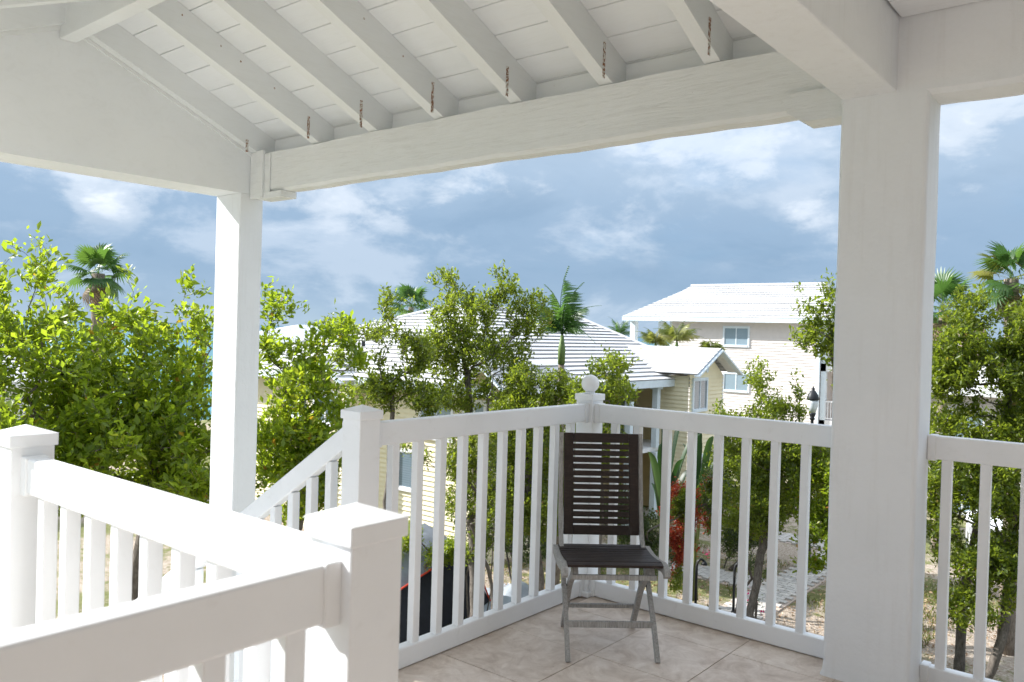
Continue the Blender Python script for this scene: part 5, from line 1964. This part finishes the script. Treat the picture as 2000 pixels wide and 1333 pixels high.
# ---- ground cover
def scatter(name, label, cat, regions, n, mat, kind, seed):
    rg = np.random.default_rng(seed)
    Ps = []
    for (x0, x1, y0, y1, w) in regions:
        m = int(n * w)
        Ps.append(np.stack([rg.uniform(x0, x1, m), rg.uniform(y0, y1, m), np.full(m, G)], 1))
    P = np.concatenate(Ps)
    on = ((P[:, 0] > -8.7) & (P[:, 0] < -7.35) & (P[:, 1] > 12) & (P[:, 1] < 34)) | ((P[:, 1] > 20.6) & (P[:, 1] < 22.0) & (P[:, 0] < -8) & (P[:, 0] > -17))
    m = len(P)
    if kind == 'grass':
        P = P[~on & (snoise(P, 1.7, 3.3) > 0.0)]
        m = len(P)
        d = rg.normal(0, 0.35, (m, 3)) + np.array([0, 0, 1.0])
        V, F = leaf_arrays(P + np.array([0, 0, -0.02]), d, rg.uniform(0.07, 0.17, m), rg, 0, 0.28)
    else:
        keep = ~on | (rg.random(m) < 0.12)
        P = P[keep]
        m = len(P)
        d = rg.normal(0, 1, (m, 3)) * np.array([1, 1, 0.25])
        V, F = leaf_arrays(P + np.array([0, 0, 0.055]), d, rg.uniform(0.05, 0.11, m), rg)
    o = bpy.data.objects.new(name, np_mesh(name, V, F, mat, np.repeat(rg.random(m), 5)))
    link(o)
    tag(o, label, cat, None, 'stuff')


REG = [(-15, -4, 13, 24, .55), (-6, 4, 11, 26, .45)]
scatter('grass', 'short patchy grass tufts on the sandy ground by the path', 'grass', REG, 42000, 'grassblade', 'grass', 71)
scatter('leaf_litter', 'dry fallen leaves strewn over the ground below the balcony', 'leaves', REG, 16000, 'litter', 'litter', 72)


# =================================================================== GARDEN OBJECTS
def lamp_post():
    p = at(1587, 800, 24.0)
    zt = at(1587, 755, 24.0)[2]
    o = empty('street_lamp', (p[0], p[1], G), 0, 'black garden lamp post with acorn lantern in front of the pink house', 'lamp')
    H = zt - G
    MB().lathe([(0.14, 0), (0.14, 0.12), (0.09, 0.2), (0.08, 0.6), (0.055, 0.75), (0.045, H - 1.0), (0.05, H - 0.98)], 14).build('pole', 'blackmetal', o, None, True)
    MB().lathe([(0.05, H - 1.0), (0.085, H - 0.96), (0.055, H - 0.92), (0.095, H - 0.83), (0.10, H - 0.78)], 16).build('collar', 'blackmetal', o, None, True)
    MB().lathe([(0.09, H - 0.78), (0.14, H - 0.62), (0.16, H - 0.48), (0.145, H - 0.40)], 18).build('lantern_glass', 'lantern', o, None, True)
    MB().lathe([(0.175, H - 0.40), (0.18, H - 0.37), (0.145, H - 0.25), (0.075, H - 0.14), (0.045, H - 0.11), (0.05, H - 0.07), (0.02, H - 0.02), (0.004, H)], 18).build('lantern_cap', 'blackmetal', o, None, True)


lamp_post()


def garden_light(px, py, label):
    p = onz(px, py, G)
    o = empty('garden_light', (p[0], p[1], G), R(30), label, 'lamp', 'black garden path lights')
    MB().tube([(0, 0, 0), (0, 0, 1.05), (0.02, 0, 1.18), (0.09, 0, 1.26), (0.17, 0, 1.22)], 0.032, 8).build('stem', 'blackmetal', o, None, True)
    MB().lathe([(0.075, 1.12), (0.07, 1.16), (0.02, 1.23)], 12, (0.18, 0)).build('shade', 'blackmetal', o, None, True)
    MB().lathe([(0.06, 0.0), (0.06, 0.06), (0.035, 0.09)], 10).build('foot', 'blackmetal', o)


garden_light(1358, 1192, 'black path light in the grass beside the red flowering shrub')
garden_light(1432, 1200, 'black path light beside the magenta flowers')


def tent():
    o = empty('camping_tent', (-13.5, 12.6, G), 0, 'black and grey camping tent with red piping on the ground behind the left railing', 'tent')
    bx, by = -13.5, 12.6

    def patch(name, mat, c, n=10, bulge=0.06):
        """bilinear patch with soft wrinkles; c = 4 corners (a,b along bottom, c,d along top)"""
        a, b, cc, d = [np.array(q, float) for q in c]
        V, F = [], []
        nr = np.cross(b - a, d - a)
        nr /= np.linalg.norm(nr)
        rg = np.random.default_rng(abs(hash(name)) % 1000 if False else len(name))
        for i in range(n + 1):
            for j in range(n + 1):
                s, t = i / n, j / n
                p = (a * (1 - s) + b * s) * (1 - t) + (d * (1 - s) + cc * s) * t
                w = bulge * math.sin(s * math.pi) * math.sin(t * math.pi) + 0.018 * math.sin(9 * s + 5 * t) * math.sin(13 * t + 3 * s) * math.sin(s * math.pi) * math.sin(t * math.pi) * 4 ** 0.5
                V.append(p + nr * w - np.array([bx, by, G]))
        for i in range(n):
            for j in range(n):
                q = i * (n + 1) + j
                F.append((q, q + n + 1, q + n + 2, q + 1))
        link(bpy.data.objects.new(name, np_mesh(name, np.array(V), np.array(F), mat, None, True)), o)
    g = G + 0.02
    A, Bq = (-12.45, 10.6, g), (-12.45, 14.75, g)
    D, C_ = (-12.95, 10.9, g + 0.62), (-12.95, 14.2, g + 1.48)
    R0, R1 = (-14.0, 10.9, g + 1.45), (-14.0, 13.9, g + 1.95)
    E0, E1 = (-15.2, 10.6, g), (-15.2, 14.6, g)
    patch('side_panel', 'tentblack', (A, Bq, C_, D))
    patch('fly_sheet', 'tentgrey', (D, C_, R1, R0), 12, 0.10)
    patch('fly_sheet', 'tentgrey', (R0, R1, E1, E0), 12, 0.14)
    patch('end_panel', 'tentblack', (Bq, E1, R1, C_), 10, 0.05)
    patch('end_panel', 'tentgrey', (E0, A, D, R0), 10, 0.05)
    for a, b in ((D, C_), (C_, Bq), (D, A)):
        MB().tube([np.array(a) - np.array([bx, by, G]), (np.array(a) + np.array(b)) / 2 - np.array([bx, by, G]) + np.array([.05, 0, .05]), np.array(b) - np.array([bx, by, G])], 0.022, 6).build('piping', 'tentred', o)
    for k in range(3):
        MB().tube([np.array(D) - np.array([bx, by, G]) + np.array([0, .25 * k, .08 * k]), np.array((-12.0, 10.5 + .12 * k, G)) - np.array([bx, by, G])], 0.014, 5).build('guy_line', 'tentred' if k % 2 else 'trim', o)


tent()


def tarp():
    n = 18
    c = onz(1000, 1185, G)
    V, F = [], []
    for i in range(n + 1):
        for j in range(n + 1):
            s, t = i / n * 2 - 1, j / n * 2 - 1
            z = max(0.0, 0.42 * (1 - s * s) * (1 - t * t)) * (1 + 0.3 * math.sin(5 * s + 3 * t)) + 0.03 * math.sin(9 * s) * math.sin(8 * t)
            V.append((s * 0.95 + .06 * math.sin(6 * t), t * 1.2 + .06 * math.sin(5 * s), max(0.02, z)))
    for i in range(n):
        for j in range(n):
            q = i * (n + 1) + j
            F.append((q, q + n + 1, q + n + 2, q + 1))
    o = bpy.data.objects.new('tarpaulin', np_mesh('tarpaulin', np.array(V), np.array(F), 'tarp', None, True))
    link(o)
    o.location = (c[0] - 0.2, c[1], G + 0.02)
    tag(o, 'crumpled pale grey tarpaulin lying beside the black tent', 'tarpaulin')


tarp()


def canopy():
    p = at(1950, 1010, 21.0)
    o = empty('garden_canopy', (p[0] + .3, p[1], G), R(12), 'white garden canopy half hidden behind the dark bushy tree', 'canopy')
    z = p[2] - G
    MB().add([(-1, -1, z - .12), (1, -1, z - .12), (1, 1, z - .12), (-1, 1, z - .12), (0, 0, z + .4), (-1, -1, z - .3), (1, -1, z - .3), (1, 1, z - .3), (-1, 1, z - .3)],
             [(0, 1, 4), (1, 2, 4), (2, 3, 4), (3, 0, 4), (5, 6, 1, 0), (6, 7, 2, 1), (7, 8, 3, 2), (8, 5, 0, 3)]).build('canopy_top', 'trim', o)
    for x in (-.95, .95):
        for y in (-.95, .95):
            MB().tube([(x, y, 0), (x, y, z - .2)], 0.03, 8).build('pole', 'trim', o)


canopy()
